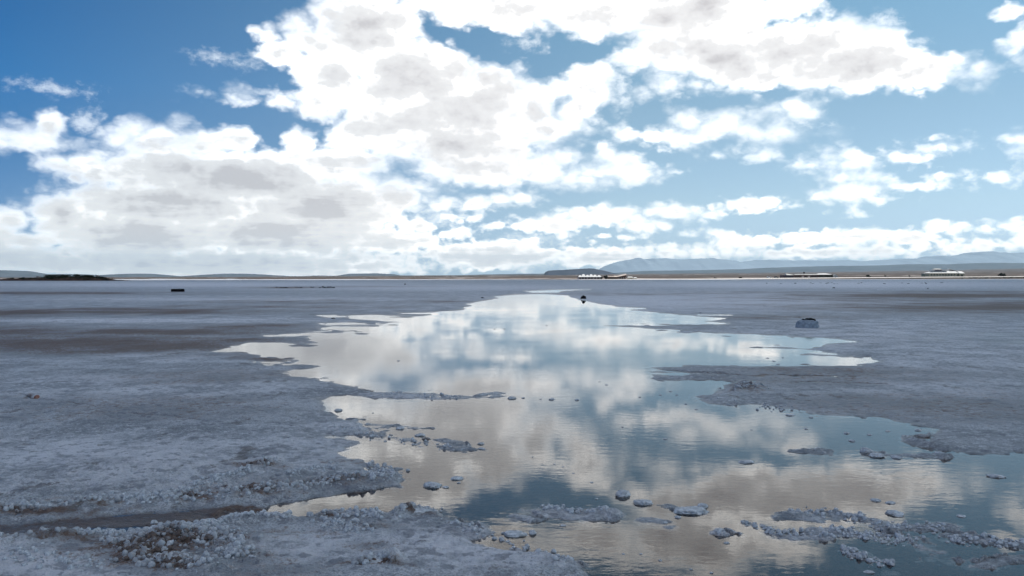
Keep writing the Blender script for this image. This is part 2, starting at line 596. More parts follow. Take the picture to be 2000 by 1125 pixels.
# salt crust
M_SALT, n, out = material("salt_crust")
v = objco(n)
a_dirt, a_wet, a_whiten = attr(n, "dirt"), attr(n, "wet"), attr(n, "whiten")
big = n.noise(n.mapping(v, scale=(0.06, 0.10, 0.1)), 1.0, 6.0, 0.6)
mid = n.noise(v, 1.1, 6.0, 0.62)
small = n.noise(v, 14.0, 6.0, 0.65)
tiny = n.noise(v, 70.0, 4.0, 0.65)
salt = n.mix(n.mapr(mid, 0.38, 0.64), (0.37, 0.39, 0.425), (0.78, 0.805, 0.845))
salt = n.mix(n.mapr(big, 0.42, 0.62, 0.0, 0.5), salt, (0.34, 0.35, 0.37))
salt = n.mix(n.mapr(small, 0.48, 0.62, 0.0, 0.75), salt, (0.86, 0.88, 0.91))
salt = n.mix(n.mapr(tiny, 0.54, 0.40, 0.0, 0.75), salt, (0.26, 0.27, 0.29))
cf = n.math('ADD', a_whiten, n.math('MULTIPLY', n.math('SUBTRACT', small, 0.5), 1.5))
cf = n.math('ADD', cf, n.math('MULTIPLY', n.math('SUBTRACT', mid, 0.5), 1.2))
salt = n.mix(n.math('MULTIPLY', n.mapr(cf, 0.05, 1.0), n.mapr(a_whiten, 0.0, 0.3)), salt, (0.90, 0.89, 0.93))
specks = n.math('MAXIMUM', n.mapr(n.noise(v, 7.0, 5.0, 0.75), 0.62, 0.69), n.mapr(n.noise(n.mapping(v, scale=(1, 0.6, 1)), 1.9, 6.0, 0.74), 0.595, 0.65))
dash = n.math('MAXIMUM', n.mapr(n.noise(v, 9.0, 3.0, 0.6), 0.555, 0.64), n.mapr(n.noise(v, 3.6, 4.0, 0.65), 0.575, 0.66))
salt = n.mix(n.math('MULTIPLY', dash, 0.62), salt, (0.22, 0.23, 0.27))
salt = n.mix(n.math('MULTIPLY', specks, 0.7), salt, (0.16, 0.14, 0.13))
# the drowned bed is dark brown silt
bed = n.mapr(n.math('ADD', attr(n, "bed"), n.math('MULTIPLY', n.math('SUBTRACT', small, 0.5), 0.5)), 0.3, 0.8)
mud = n.mix(n.mapr(small, 0.3, 0.7), (0.105, 0.064, 0.045), (0.24, 0.165, 0.13))
dn = n.math('ADD', a_dirt, n.math('MULTIPLY', n.math('SUBTRACT', small, 0.5), 2.2))
dn = n.math('ADD', dn, n.math('MULTIPLY', n.math('SUBTRACT', tiny, 0.5), 1.6))
dn = n.math('ADD', dn, n.math('MULTIPLY', n.math('SUBTRACT', mid, 0.5), 0.9))
dn = n.math('ADD', dn, n.math('MULTIPLY', n.math('SUBTRACT', n.noise(n.mapping(v, scale=(0.30, 0.22, 1)), 1.0, 5.0, 0.65), 0.5), 1.8))
dirtf = n.math('MULTIPLY', n.mapr(dn, 0.05, 0.85), n.mapr(a_dirt, 0.0, 0.12))
c = n.mix(dirtf, salt, mud)
c = n.mix(bed, c, n.mix(mid, (0.12, 0.060, 0.034), (0.20, 0.108, 0.068)))
wetc = n.mix(1.0, c, (0.58, 0.56, 0.56), 'MULTIPLY')
c = n.mix(n.math('MULTIPLY', a_wet, 0.8), c, wetc)
rough = n.mapr(a_wet, 0.0, 1.0, 0.62, 0.30)
h = n.math('ADD', n.math('MULTIPLY', small, 0.6), n.math('MULTIPLY', tiny, 0.35))
nrm = bump(n, n.noise(v, 3.2, 5.0, 0.65), 0.07, 1.0)
nrm = bump(n, h, 0.06, 1.0, nrm)
principled(n, out, c, rough, n.mapr(a_wet, 0.0, 1.0, 0.45, 0.5), nrm)

# water: clear film that mirrors the sky over the muddy bed
M_WATER, n, out = material("brine_water")
v = objco(n)
rip = n.noise(n.mapping(v, scale=(0.55, 1.0, 1.0)), 9.0, 3.0, 0.55)
rip2 = n.noise(n.mapping(v, scale=(0.6, 1.0, 1.0)), 30.0, 2.0, 0.5)
patch_n = n.mapr(n.noise(v, 0.35, 3.0, 0.5), 0.40, 0.62, 0.25, 1.0)
hh = n.math('MULTIPLY', n.math('ADD', rip, n.math('MULTIPLY', rip2, 0.25)), patch_n)
nrm = bump(n, hh, 0.0010)
fr = n.n.new('ShaderNodeFresnel')
fr.inputs['IOR'].default_value = 1.36
n.l.new(nrm, fr.inputs['Normal'])
gl = n.n.new('ShaderNodeBsdfGlossy')
gl.inputs['Roughness'].default_value = 0.013
gl.inputs['Color'].default_value = (0.96, 0.96, 0.96, 1)
n.l.new(nrm, gl.inputs['Normal'])
tr = n.n.new('ShaderNodeBsdfTransparent')
tr.inputs['Color'].default_value = (0.94, 0.92, 0.89, 1)
mx = n.n.new('ShaderNodeMixShader')
n.l.new(fr.outputs[0], mx.inputs[0])
n.l.new(tr.outputs[0], mx.inputs[1])
n.l.new(gl.outputs[0], mx.inputs[2])
n.l.new(mx.outputs[0], out.inputs['Surface'])

# ------------------------------------------------------------------ the salt flat
GX0, GX1, GY0, GY1, GS = -900.0, 2900.0, 541.0, 1420.0, 2.0
gx = np.arange(GX0, GX1 + GS, GS, dtype=np.float32)
gy = np.arange(GY0, GY1 + 1, 1.0, dtype=np.float32)
PX, PY = np.meshgrid(gx, gy)
WY = 3.0          # shapes are thin across the view: rows weigh more


def sdist(poly):
    """signed distance to a polygon on the plan grid, negative inside"""
    P = np.array(poly, np.float32)
    A, B = P, np.roll(P, -1, 0)
    x0, x1 = P[:, 0].min() - 260, P[:, 0].max() + 260
    y0, y1 = P[:, 1].min() - 80, P[:, 1].max() + 80
    out = np.full(PX.shape, 80.0 * WY, np.float32)
    ci = np.where((gx >= x0) & (gx <= x1))[0]
    ri = np.where((gy >= y0) & (gy <= y1))[0]
    if len(ci) == 0 or len(ri) == 0:
        return out
    sl_ = (slice(ri[0], ri[-1] + 1), slice(ci[0], ci[-1] + 1))
    X, Y = PX[sl_], PY[sl_]
    best = np.full(X.shape, 1e9, np.float32)
    ins = np.zeros(X.shape, bool)
    for a, b in zip(A, B):
        ex, ey = b[0] - a[0], (b[1] - a[1]) * WY
        rx, ry = X - a[0], (Y - a[1]) * WY
        t = np.clip((rx * ex + ry * ey) / (ex * ex + ey * ey + 1e-9), 0, 1)
        best = np.minimum(best, (rx - ex * t) ** 2 + (ry - ey * t) ** 2)
        if a[1] != b[1]:
            cond = ((a[1] <= Y) & (b[1] > Y)) | ((b[1] <= Y) & (a[1] > Y))
            xi = a[0] + (Y - a[1]) / (b[1] - a[1]) * (b[0] - a[0])
            ins ^= cond & (X < xi)
    d = np.sqrt(best)
    out[sl_] = np.where(ins, -d, d)
    return out


def stroke(pts, w):
    """distance to a polyline minus its half width (pts: x, y)"""
    out = np.full(PX.shape, 1e9, np.float32)
    for a, b in zip(pts[:-1], pts[1:]):
        ex, ey = b[0] - a[0], (b[1] - a[1]) * WY
        rx, ry = PX - a[0], (PY - a[1]) * WY
        t = np.clip((rx * ex + ry * ey) / (ex * ex + ey * ey + 1e-9), 0, 1)
        out = np.minimum(out, np.sqrt((rx - ex * t) ** 2 + (ry - ey * t) ** 2))
    return out - w


POOL = [(1000, 576), (1060, 575), (1110, 578), (1120, 583), (1140, 590), (1200, 599), (1260, 602), (1225, 606), (1290, 613),
        (1400, 622), (1372, 627), (1425, 630), (1300, 634.5), (1130, 635), (1290, 641), (1340, 646), (1420, 650), (1500, 656), (1600, 664),
        (1650, 668), (1600, 673), (1550, 680), (1610, 688), (1670, 695), (1700, 706), (1640, 712), (1540, 713), (1400, 716), (1310, 719), (1330, 726),
        (1300, 733), (1420, 738), (1500, 746), (1430, 754), (1370, 770), (1350, 780), (1400, 793), (1500, 801), (1620, 812), (1740, 822),
        (1830, 838), (1800, 858), (1830, 872), (1900, 882), (2010, 880), (2200, 890), (2500, 960), (2700, 1100), (2700, 1250), (2300, 1300), (1900, 1330),
        (1400, 1300), (1200, 1200), (1165, 1135), (1130, 1104), (1060, 1084), (985, 1072), (925, 1056), (945, 1042), (925, 1024), (870, 1006), (820, 1000), (760, 1010),
        (640, 1012), (560, 1006), (500, 1001), (380, 1022), (280, 1034), (120, 1043), (0, 1049), (-160, 1050), (-300, 1062), (-300, 1048), (-100, 1030), (0, 1022),
        (120, 1014), (250, 1002), (400, 991), (500, 984), (610, 972), (700, 960), (780, 950), (775, 938), (700, 905), (665, 888), (690, 872),
        (700, 860), (640, 855), (700, 848), (720, 838), (660, 815), (640, 795), (640, 785), (690, 776), (745, 779), (830, 781), (890, 781), (850, 776), (760, 770), (690, 755), (640, 746), (560, 738),
        (520, 735), (590, 729), (640, 719), (600, 715), (520, 710), (505, 707), (590, 705), (560, 700), (500, 692), (430, 686), (422, 684), (470, 675), (520, 672), (600, 674), (635, 670),
        (640, 664), (600, 658), (520, 655), (600, 654), (700, 655), (740, 653), (700, 648), (600, 645), (640, 641), (720, 640), (760, 636), (640, 636), (620, 634), (700, 632), (760, 633), (790, 630),
        (740, 625), (680, 622), (660, 618), (720, 616), (800, 619), (850, 614), (780, 612), (860, 611), (905, 603), (930, 596), (915, 594), (950, 587), (975, 582), (965, 580)]
base_d = sdist(POOL)
# slivers of water beyond the tip and at the ends of the arms
for poly in ([(1025, 569), (1080, 566.5), (1150, 565.5), (1100, 568), (1090, 571), (1040, 571)],
             [(622, 616.5), (652, 616), (655, 619), (630, 619)],
             [(1490, 1012), (1530, 1006), (1590, 1008), (1610, 1016), (1560, 1026), (1500, 1026)],
             [(1420, 650), (1520, 654), (1560, 658), (1470, 656)]):
    base_d = np.minimum(base_d, sdist(poly))
# crusts of salt standing in the pool: (points, half width, height above the base film)
CRUSTS = [([(1300, 721), (1500, 719), (1700, 722)], 4), ([(1130, 635), (1250, 636), (1400, 640)], 1),
          ([(1480, 675), (1560, 680), (1640, 684)], 3), ([(1560, 690), (1640, 692)], 2),
          ([(745, 771), (820, 773), (895, 774), (955, 770)], 7), ([(640, 836), (700, 846), (760, 858), (880, 872)], 12), ([(720, 830), (850, 830)], 3),
          ([(600, 900), (660, 905), (740, 925)], 20),
          ([(1062, 990), (1110, 998), (1185, 1002)], 14), ([(1010, 1004), (1050, 1006)], 6),
          ([(1690, 880), (1730, 889), (1850, 886)], 7), ([(1300, 990), (1370, 996)], 7), ([(1250, 1015), (1300, 1022)], 4),
          ([(1450, 1012), (1530, 1042), (1620, 1048)], 10), ([(1540, 1000), (1640, 1004), (1740, 1030), (1850, 1034)], 12),
          ([(1600, 1030), (1700, 1046), (1800, 1060), (1830, 1080)], 14), ([(1850, 1050), (1960, 1062), (2080, 1070)], 12), ([(1820, 1100), (1900, 1110), (2000, 1096)], 10),
          ([(1660, 1074), (1700, 1090)], 12), ([(1545, 880), (1600, 882), (1618, 882)], 4), ([(1720, 1115), (1760, 1118)], 5),
          ([(1400, 1035), (1440, 1040)], 4), ([(1870, 858), (2000, 866)], 10), ([(1780, 850), (1900, 862)], 8), ([(1830, 870), (1960, 874)], 4)]
for pts, w in CRUSTS:
    cap = 9.0 if pts[0][1] > 870 else 3.2
    base_d = np.maximum(base_d, np.minimum(-stroke(pts, w * 1.9) * 0.8, cap) - 1.5)
mud_d = stroke([(-300, 1050), (-100, 1038), (0, 1031), (130, 1024), (280, 1013), (420, 1002), (480, 997)], 40)
# raised ridges of broken clods: (points, half width, height m)
RIDGES = [([(-200, 1022), (-40, 1004), (60, 1000), (190, 988), (310, 982), (400, 975), (480, 970), (560, 962), (650, 950), (760, 936)], 14, 0.045),
          ([(340, 974), (400, 955), (450, 938), (500, 922), (530, 906)], 10, 0.045), ([(560, 940), (600, 925), (655, 915)], 9, 0.03), ([(620, 950), (700, 938), (770, 930)], 10, 0.03),
          ([(-150, 1062), (20, 1058), (140, 1048), (260, 1044), (360, 1038), (460, 1020), (560, 1014)], 10, 0.05),
          ([(215, 1055), (260, 1070), (300, 1085), (330, 1100)], 22, 0.055), ([(260, 1055), (340, 1048), (420, 1040)], 22, 0.055), ([(250, 1090), (330, 1108), (420, 1112)], 14, 0.05),
          ([(340, 1065), (420, 1060), (480, 1062)], 26, 0.035), ([(430, 1090), (500, 1098)], 14, 0.035),
          ([(600, 1018), (660, 1010), (740, 1014)], 12, 0.04), ([(775, 1010), (810, 998), (850, 1000)], 10, 0.06), ([(640, 1032), (730, 1040)], 14, 0.025),
          ([(700, 1105), (740, 1098), (765, 1103)], 9, 0.06), ([(500, 1008), (540, 1010), (560, 1018)], 8, 0.04), ([(1440, 764), (1470, 757), (1500, 761)], 6, 0.07), ([(400, 664), (480, 666), (560, 668), (625, 668)], 3, 0.07),
          ([(1160, 1004), (1190, 1000), (1200, 1010)], 8, 0.03), ([(880, 1030), (1000, 1050), (1110, 1080)], 20, 0.02), ([(470, 700), (560, 702), (600, 704)], 2, 0.05), ([(1570, 692), (1700, 690)], 3, 0.04)]
# stained or muddy bands: (x, y, rx, ry, strength)
DIRT = [(120, 611, 330, 5, .9), (260, 606, 260, 4, .7), (520, 601, 200, 4, .5), (0, 618, 150, 4, .6), (60, 573, 230, 3, .8), (210, 573, 60, 1.5, 1.0), (150, 674, 400, 17, .95), (320, 650, 260, 8, .85), (0, 648, 220, 9, .85),
        (470, 640, 120, 4, .6), (560, 590, 160, 4, .35), (900, 590, 150, 3, .35), (1250, 575, 200, 3, .3), (1850, 578, 300, 5, 1.0), (1950, 600, 380, 12, .75),
        (1700, 584, 260, 6, .5), (1560, 572, 240, 3, .35), (1500, 622, 200, 4, .3), (1880, 570, 160, 1.5, .6), (520, 667, 120, 5, .8), (560, 702, 70, 3, .7), (140, 800, 420, 24, .22),
        (560, 562, 60, 1.5, .8), (700, 560, 150, 1.2, .35), (1760, 730, 260, 14, .2), (1850, 800, 260, 30, .25), (1640, 745, 240, 10, .2), (400, 740, 200, 10, .2),
        (470, 965, 80, 9, .7), (500, 915, 50, 8, .9), (60, 1004, 130, 5, .9), (170, 990, 90, 8, .5), (370, 978, 40, 5, .9), (560, 955, 80, 10, .6), (650, 948, 80, 8, .6),
        (310, 1066, 130, 20, 1.0), (270, 1088, 70, 16, 1.1), (330, 1108, 60, 8, 1.0), (430, 1060, 90, 14, .5), (130, 1052, 120, 7, .6), (640, 1018, 60, 6, .6), (805, 1003, 40, 7, .9),
        (500, 1100, 90, 14, .4), (740, 1040, 60, 9, .6), (720, 1080, 60, 10, .6), (560, 1050, 140, 12, .35), (690, 905, 50, 8, .4), (1470, 760, 40, 6, .5), (730, 1112, 70, 4, 1.0), (70, 777, 10, 4, .8), (560, 1120, 120, 10, .4)]
# patches of whiter salt
WHITEN = [(250, 900, 460, 60, .65), (600, 1080, 220, 44, .65), (1850, 760, 220, 40, .4), (300, 760, 360, 36, .4), (1850, 700, 260, 46, .45), (1700, 800, 240, 20, .3), (1350, 590, 520, 24, .9), (1700, 655, 420, 40, .5), (400, 556, 520, 7, .8), (450, 585, 500, 6, .7), (250, 628, 420, 7, .8), (900, 562, 500, 9, .7), (1600, 556, 520, 9, .9),
         (620, 880, 260, 36, .5), (60, 1100, 240, 40, .85), (950, 1075, 240, 46, .95), (200, 950, 380, 26, .5), (640, 840, 90, 30, .4), (1500, 1040, 300, 40, .6), (700, 600, 300, 12, .4), (800, 780, 140, 10, .5),
         (350, 700, 260, 14, .35), (1120, 1000, 120, 14, .6)]
# cracks in the crust
CRACKS = [([(20, 769), (60, 775), (150, 787), (205, 796)], 1.2), ([(255, 806), (330, 813), (400, 822)], 1.0), ([(1340, 614), (1500, 619), (1700, 628)], 0.8), ([(1530, 711), (1760, 716)], 1.0), ([(1560, 748), (1760, 748)], 1.2),
          ([(1300, 730), (1560, 735), (1690, 738)], 1.6)]

ridge = np.zeros_like(PX)
for pts, w, hgt in RIDGES:
    s = stroke(pts, 0.0)
    ridge = np.maximum(ridge, hgt * np.exp(-(s / (w * 2.0)) ** 2))
dirt = np.zeros_like(PX)
for (x, y, rx, ry, st) in DIRT:
    q = ((PX - x) / rx) ** 2 + ((PY - y) / ry) ** 2
    dirt = np.maximum(dirt, st * np.exp(-q * 0.9))
whiten = np.zeros_like(PX)
for (x, y, rx, ry, st) in WHITEN:
    whiten = np.maximum(whiten, st * np.exp(-(((PX - x) / rx) ** 2 + ((PY - y) / ry) ** 2)))
crack = np.full_like(PX, 1e9)
for pts, w in CRACKS:
    crack = np.minimum(crack, stroke(pts, w))


def sample(G, px, py):
    fx = np.clip((px - GX0) / GS, 0, G.shape[1] - 1.001)
    fy = np.clip((py - GY0), 0, G.shape[0] - 1.001)
    ix, iy = fx.astype(np.int64), fy.astype(np.int64)
    tx, ty = (fx - ix).astype(np.float32), (fy - iy).astype(np.float32)
    return ((G[iy, ix] * (1 - tx) + G[iy, ix + 1] * tx) * (1 - ty) + (G[iy + 1, ix] * (1 - tx) + G[iy + 1, ix + 1] * tx) * ty)


def salt_height(X, Y, sp):
    """height of the salt surface above the water level, with its dirt and wetness"""
    px, py = plan(X, Y)
    r = np.sqrt(X * X + Y * Y)
    infront = (Y > 0.8) & (px > GX0 + 5) & (px < GX1 - 5)
    # the drawn outlines are broken up by the ground's own unevenness
    n1, n2 = fbm(X, Y, 4, 0.62, 101, sp, 0.8), fbm(X, Y, 4, 0.62, 103, sp, 0.8)
    m1, m2 = fbm(X, Y, 3, 0.6, 105, sp, 7.0), fbm(X, Y, 3, 0.6, 107, sp, 7.0)
    k1, k2 = fbm(X, Y, 4, 0.6, 111, sp, 2.4), fbm(X, Y, 4, 0.6, 113, sp, 2.4)
    far_w = smooth01((Y - 6.0) / 12.0)
    k1, k2 = k1 * far_w, k2 * far_w
    n1, n2 = n1 * (0.25 + 0.75 * far_w), n2 * (0.4 + 0.6 * far_w)
    m1, m2 = m1 * (0.15 + 0.85 * far_w), m2 * (0.4 + 0.6 * far_w)
    ppm = F_PX / np.maximum(Y, 1.0)
    px = px + n1 * 0.24 * ppm + k1 * 0.5 * ppm + m1 * 0.35 * ppm
    py = py + np.clip((n2 * 0.45 + m2 * 0.5 + k2 * 1.1) * ppm * EYE / np.maximum(Y, 1.0), -9, 9)
    s = np.where(infront, sample(base_d, px, py), 60.0)
    s = np.clip(s, -120, 120)
    rg = np.where(infront, sample(ridge, px, py), 0.0)
    dt = np.where(infront, sample(dirt, px, py), 0.15)
    mu = np.where(infront, sample(mud_d, px, py), 99.0)
    cl = np.where(infront, sample(whiten, px, py), 0.2)
    ck = np.where(infront, sample(crack, px, py), 99.0)
    lo = fbm(X, Y, 4, 0.55, 11, sp, 2.2)
    md = fbm(X, Y, 5, 0.6, 23, sp, 0.45)
    fn = fbm(X, Y, 3, 0.6, 37, sp, 0.07)
    # shoreline: gentle shelf
    reach = 15.0 + np.clip((py - 800) * 0.03, 0, 14)
    zb = 0.019 * np.tanh((s - 1.0) / reach)
    zb = np.where(zb < 0, zb * 1.35, zb)
    shore = np.exp(-(s / (reach * 1.6)) ** 2)
    z = zb + 0.006 * lo + 0.010 * md * (0.7 + 1.3 * shore) + 0.007 * fn + 0.007 * fbm(X, Y, 3, 0.6, 29, sp, 0.16) * (0.6 + 1.6 * shore)
    # mounds of crust further out
    z += np.clip(s / 60.0, 0, 1) * 0.02 * fbm(X, Y, 3, 0.5, 71, sp, 6.0)
    # cauliflower lumps
    wx = X + 0.02 * fbm(X, Y, 2, 0.5, 5, sp, 0.12)
    wy = Y + 0.02 * fbm(X, Y, 2, 0.5, 6, sp, 0.12)

    def lumps(size, seed, wgt):
        d = worley(wx / size, wy / size, seed)
        k = np.clip((size / sp - 2.0) / 2.5, 0, 1)
        return np.sqrt(np.clip(1 - (d / 0.72) ** 2, 0, 1)) * size * wgt * k
    near = r < 26
    L1, L2, L3 = np.zeros_like(X), np.zeros_like(X), np.zeros_like(X)
    if near.any():
        idx = near
        spn = sp[idx]
        wx_, wy_ = wx[idx], wy[idx]

        def lm(size, seed, wgt):
            d = worley(wx_ / size, wy_ / size, seed)
            k = np.clip((size / spn - 1.1) / 1.6, 0, 1)
            return np.sqrt(np.clip(1 - (d / 0.72) ** 2, 0, 1)) * size * wgt * k
        L1[idx], L2[idx], L3[idx] = lm(0.075, 1, 0.55), lm(0.034, 2, 0.5), lm(0.15, 3, 0.35)
    rough_patch = smooth01(fbm(X, Y, 3, 0.5, 51, None, 1.3) * 1.6 + 0.5)
    dry = smooth01((s + 4) / 30.0)
    rn = np.clip(rg / 0.045, 0, 1.4)
    broken = 0.55 + 0.45 * np.clip(md * 2, -1, 1)
    z += rg * (0.2 + 0.6 * np.clip(md * 1.6 + 0.45, 0, 1)) * 0.28
    z += rn * (L1 * 1.0 + L2 * 0.85 + L3 * 0.16) * np.clip(0.3 + 1.4 * (md + 0.5), 0, 1.5) * 0.45
    z += (0.45 * smooth01((s + 8) / 10.0) + 0.55 * smooth01((s - 4) / 30.0)) * (1 - np.clip(rn, 0, 1)) * (0.30 * L1 * rough_patch + (0.30 + 0.35 * rough_patch) * L2 + 0.03 * L3)
    z -= np.where(ck < 0, 0.035, 0.035 * np.exp(-np.clip(ck, 0, 50) / 2.0)) * (0.5 + 0.8 * np.clip(md + 0.4, 0, 1))
    # loose crumbs awash in the shallows
    mw = smooth01(-mu / 14.0) * (z < 0.02)
    z = z * (1 - mw) + mw * (0.0035 + 0.003 * md)
    flo = np.clip(fbm(X, Y, 4, 0.65, 81, sp, 0.20) - 0.22, 0, 1) * 0.075 * np.exp(-np.clip(-s, 0, 200) / (reach * 3.0)) * (s < 0) * (py > 600)
    isl = np.clip(fbm(X, Y * 0.8, 4, 0.6, 121, sp, 0.9) - 0.26, 0, 1) * 0.14 * np.exp(-np.clip(-s - 2, 0, 200) / (reach * 1.6)) * (s < 0) * (py > 585) * (py < 900)
    z += flo + isl
    wet = np.clip(1 - (z - 0.001) / 0.011, 0, 1)
    wet = np.where(z < 0, 1.0, wet) * (r < 400)
    wet = np.maximum(wet, 0.75 * np.exp(-np.clip(s, 0, 200) / 9.0) * (s > 0) * (r < 200))
    dt = dt + np.clip(-ck + 1.5, 0, 2) * 0.4
    dt = np.maximum(dt, mw * 0.8)
    dt = np.where(z < -0.006, 1.0, dt)
    z = np.where(r > 90, np.where(s < 0, z, np.maximum(z, 0.004)), z)
    return z.astype(np.float32), dt.astype(np.float32), wet.astype(np.float32), cl.astype(np.float32)


# one polar sheet: fine in front of the camera, coarse elsewhere
t_in = np.arange(-1140, 1141, 1.7) / F_PX
ang_in = np.arctan(t_in)
ang_mid = np.linspace(ang_in[-1], R(62), 90)[1:]
ang_out = np.linspace(R(62), R(180), 50)[1:]
ang = np.concatenate([-ang_out[::-1][1:], -ang_mid[::-1], ang_in, ang_mid, ang_out])
rows_py = np.concatenate([np.arange(1290, 760, -0.62), np.arange(760, 620, -0.85), np.arange(620, 546.4, -0.6)])
r_in = EYE / np.tan(np.arctan((rows_py - 562.5) / F_PX) + PITCH)
r_near = np.linspace(0.25, r_in[0], 24)[:-1]
r_far = np.geomspace(r_in[-1], 14000, 26)[1:]
rad = np.concatenate([r_near, r_in, r_far]).astype(np.float64)
RR, AA = np.meshgrid(rad, ang, indexing='ij')
X, Y = (RR * np.sin(AA)).astype(np.float32), (RR * np.cos(AA)).astype(np.float32)
drr = np.gradient(rad)[:, None] * np.ones_like(AA)
dth = np.gradient(ang)[None, :] * RR
sp = np.maximum(np.minimum(drr, 0.4 * dth + drr * 0.6), dth).astype(np.float32)
Z, Dt, Wt, Cl = salt_height(X, Y, sp)
verts = np.stack([X, Y, Z], -1).reshape(-1, 3)
nr, nc = X.shape
quads = grid_quads(nr, nc, wrap=True)
# close the small hole under the camera with a centre vertex ring
ctr = len(verts)
verts = np.vstack([verts, [[0, 0, 0.02]]])
salt_me = np_mesh("salt_flat", verts, quads[:, ::-1], True,
                  {"dirt": np.append(Dt.ravel(), 0.1), "wet": np.append(Wt.ravel(), 0.0), "whiten": np.append(Cl.ravel(), 0.2), "bed": np.append(np.clip(-(Z.ravel() + 0.004) / 0.010, 0, 1), 0.0)})
salt_flat = link("salt_flat", salt_me, M_SALT)
tag(salt_flat, kind='structure')

wm = np_mesh("water", np.array([[-60, 2.2, 0], [60, 2.2, 0], [60, 120, 0], [-60, 120, 0]], np.float32), np.array([[0, 1, 2, 3]]), False)
water = link("water", wm, M_WATER)
tag(water, kind='structure')

# ------------------------------------------------------------------ the cloud whose shade lies over the near flat
SH_C = Vector((250.0, 150.0))
CZ = 1500.0
off = Vector((sun_dir.x, sun_dir.y)) / sun_dir.z * CZ
th = np.linspace(0, 2 * np.pi, 161)[:-1]
ph = np.linspace(0, np.pi, 41)
TH, PHI = np.meshgrid(th, ph)


def sup(c, e):
    return np.sign(c) * np.abs(c) ** e


ca_, sa_ = math.cos(R(25)), math.sin(R(25))
cx_, cy_ = sup(np.cos(TH), 0.6) * np.sin(PHI) ** 0.7 * 1450, sup(np.sin(TH), 0.6) * np.sin(PHI) ** 0.7 * 560
lump_n = fbm(cx_ + 5000, cy_ + np.cos(PHI) * 300, 5, 0.55, 3, None, 420.0)
zz = np.where(np.cos(PHI) > 0, np.cos(PHI) ** 0.8 * 260, np.cos(PHI) * 30) * (1 + 0.5 * lump_n)
cx_, cy_ = cx_ * (1 + 0.035 * lump_n), cy_ * (1 + 0.035 * lump_n)
wx_ = cx_ * ca_ - cy_ * sa_ + SH_C.x + off.x
wy_ = cx_ * sa_ + cy_ * ca_ + SH_C.y + off.y
m_cl, n, out = material("cloud_body")
d_ = n.n.new('ShaderNodeBsdfDiffuse')
d_.inputs[0].default_value = (0.9, 0.9, 0.9, 1)
t_ = n.n.new('ShaderNodeBsdfTranslucent')
t_.inputs[0].default_value = (0.9, 0.9, 0.92, 1)
mxc = n.n.new('ShaderNodeMixShader')
mxc.inputs[0].default_value = 0.5
n.l.new(d_.outputs[0], mxc.inputs[1])
n.l.new(t_.outputs[0], mxc.inputs[2])
n.l.new(mxc.outputs[0], out.inputs['Surface'])
clo = link("cloud", np_mesh("cloud", np.stack([wx_, wy_, CZ + zz], -1).reshape(-1, 3), grid_quads(41, 160, wrap=True)), m_cl)
tag(clo, "broad grey cloud overhead that shades the near salt flat", "cloud")

# ------------------------------------------------------------------ far land
M_PLAIN, n, out = material("desert_plain")
v = objco(n)
f1 = n.noise(n.mapping(v, scale=(0.0022, 0.0010, 1)), 1.0, 6.0, 0.6)
f2 = n.noise(v, 0.02, 5.0, 0.65)
cc = n.mix(n.mapr(f2, 0.35, 0.65), (0.125, 0.095, 0.080), (0.070, 0.058, 0.050))
cc = n.mix(n.mapr(f1, 0.60, 0.66), cc, (0.52, 0.47, 0.45))
cc = n.mix(n.mapr(f1, 0.46, 0.36, 0.0, 0.6), cc, (0.075, 0.075, 0.055))
principled(n, out, cc, 0.95, 0.05)


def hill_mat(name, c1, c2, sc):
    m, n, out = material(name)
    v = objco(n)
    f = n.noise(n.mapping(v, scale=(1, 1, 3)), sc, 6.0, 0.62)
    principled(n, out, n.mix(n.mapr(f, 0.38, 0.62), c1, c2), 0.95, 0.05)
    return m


M_HILL = hill_mat("hazed_hill_rock", (0.085, 0.095, 0.11), (0.05, 0.06, 0.07), 0.004)  # blue-grey of distant haze is mixed into this rock colour
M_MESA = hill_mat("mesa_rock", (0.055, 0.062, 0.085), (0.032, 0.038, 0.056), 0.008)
M_MOUNT = hill_mat("hazed_mountain_rock", (0.30, 0.37, 0.44), (0.25, 0.31, 0.38), 0.0012)  # pale blue airlight of the far range is painted into the rock
M_EARTH = simple_mat("dark_earth", (0.075, 0.058, 0.046), 0.4, 0.3, 0.95, 0.05)
M_ROAD = simple_mat("road_salt", (0.72, 0.69, 0.66), 0.15, 0.2, 0.9, 0.1)

PATH_PX = np.array([-900, 200, 430, 700, 1000, 1350, 1650, 1900, 2000, 2900], float)
PATH_D = np.array([520, 540, 560, 590, 640, 760, 950, 1120, 1180, 1500], float)
PATH_Y = np.array([546.9, 546.9, 546.9, 546.8, 546.3, 544.6, 541.9, 540.2, 539.6, 538.0], float)


def path_at(px):
    D = np.interp(px, PATH_PX, PATH_D)
    y = np.interp(px, PATH_PX, PATH_Y)
    return D, np.maximum(EYE + (HZ - y) / F_PX * D, 0.05)


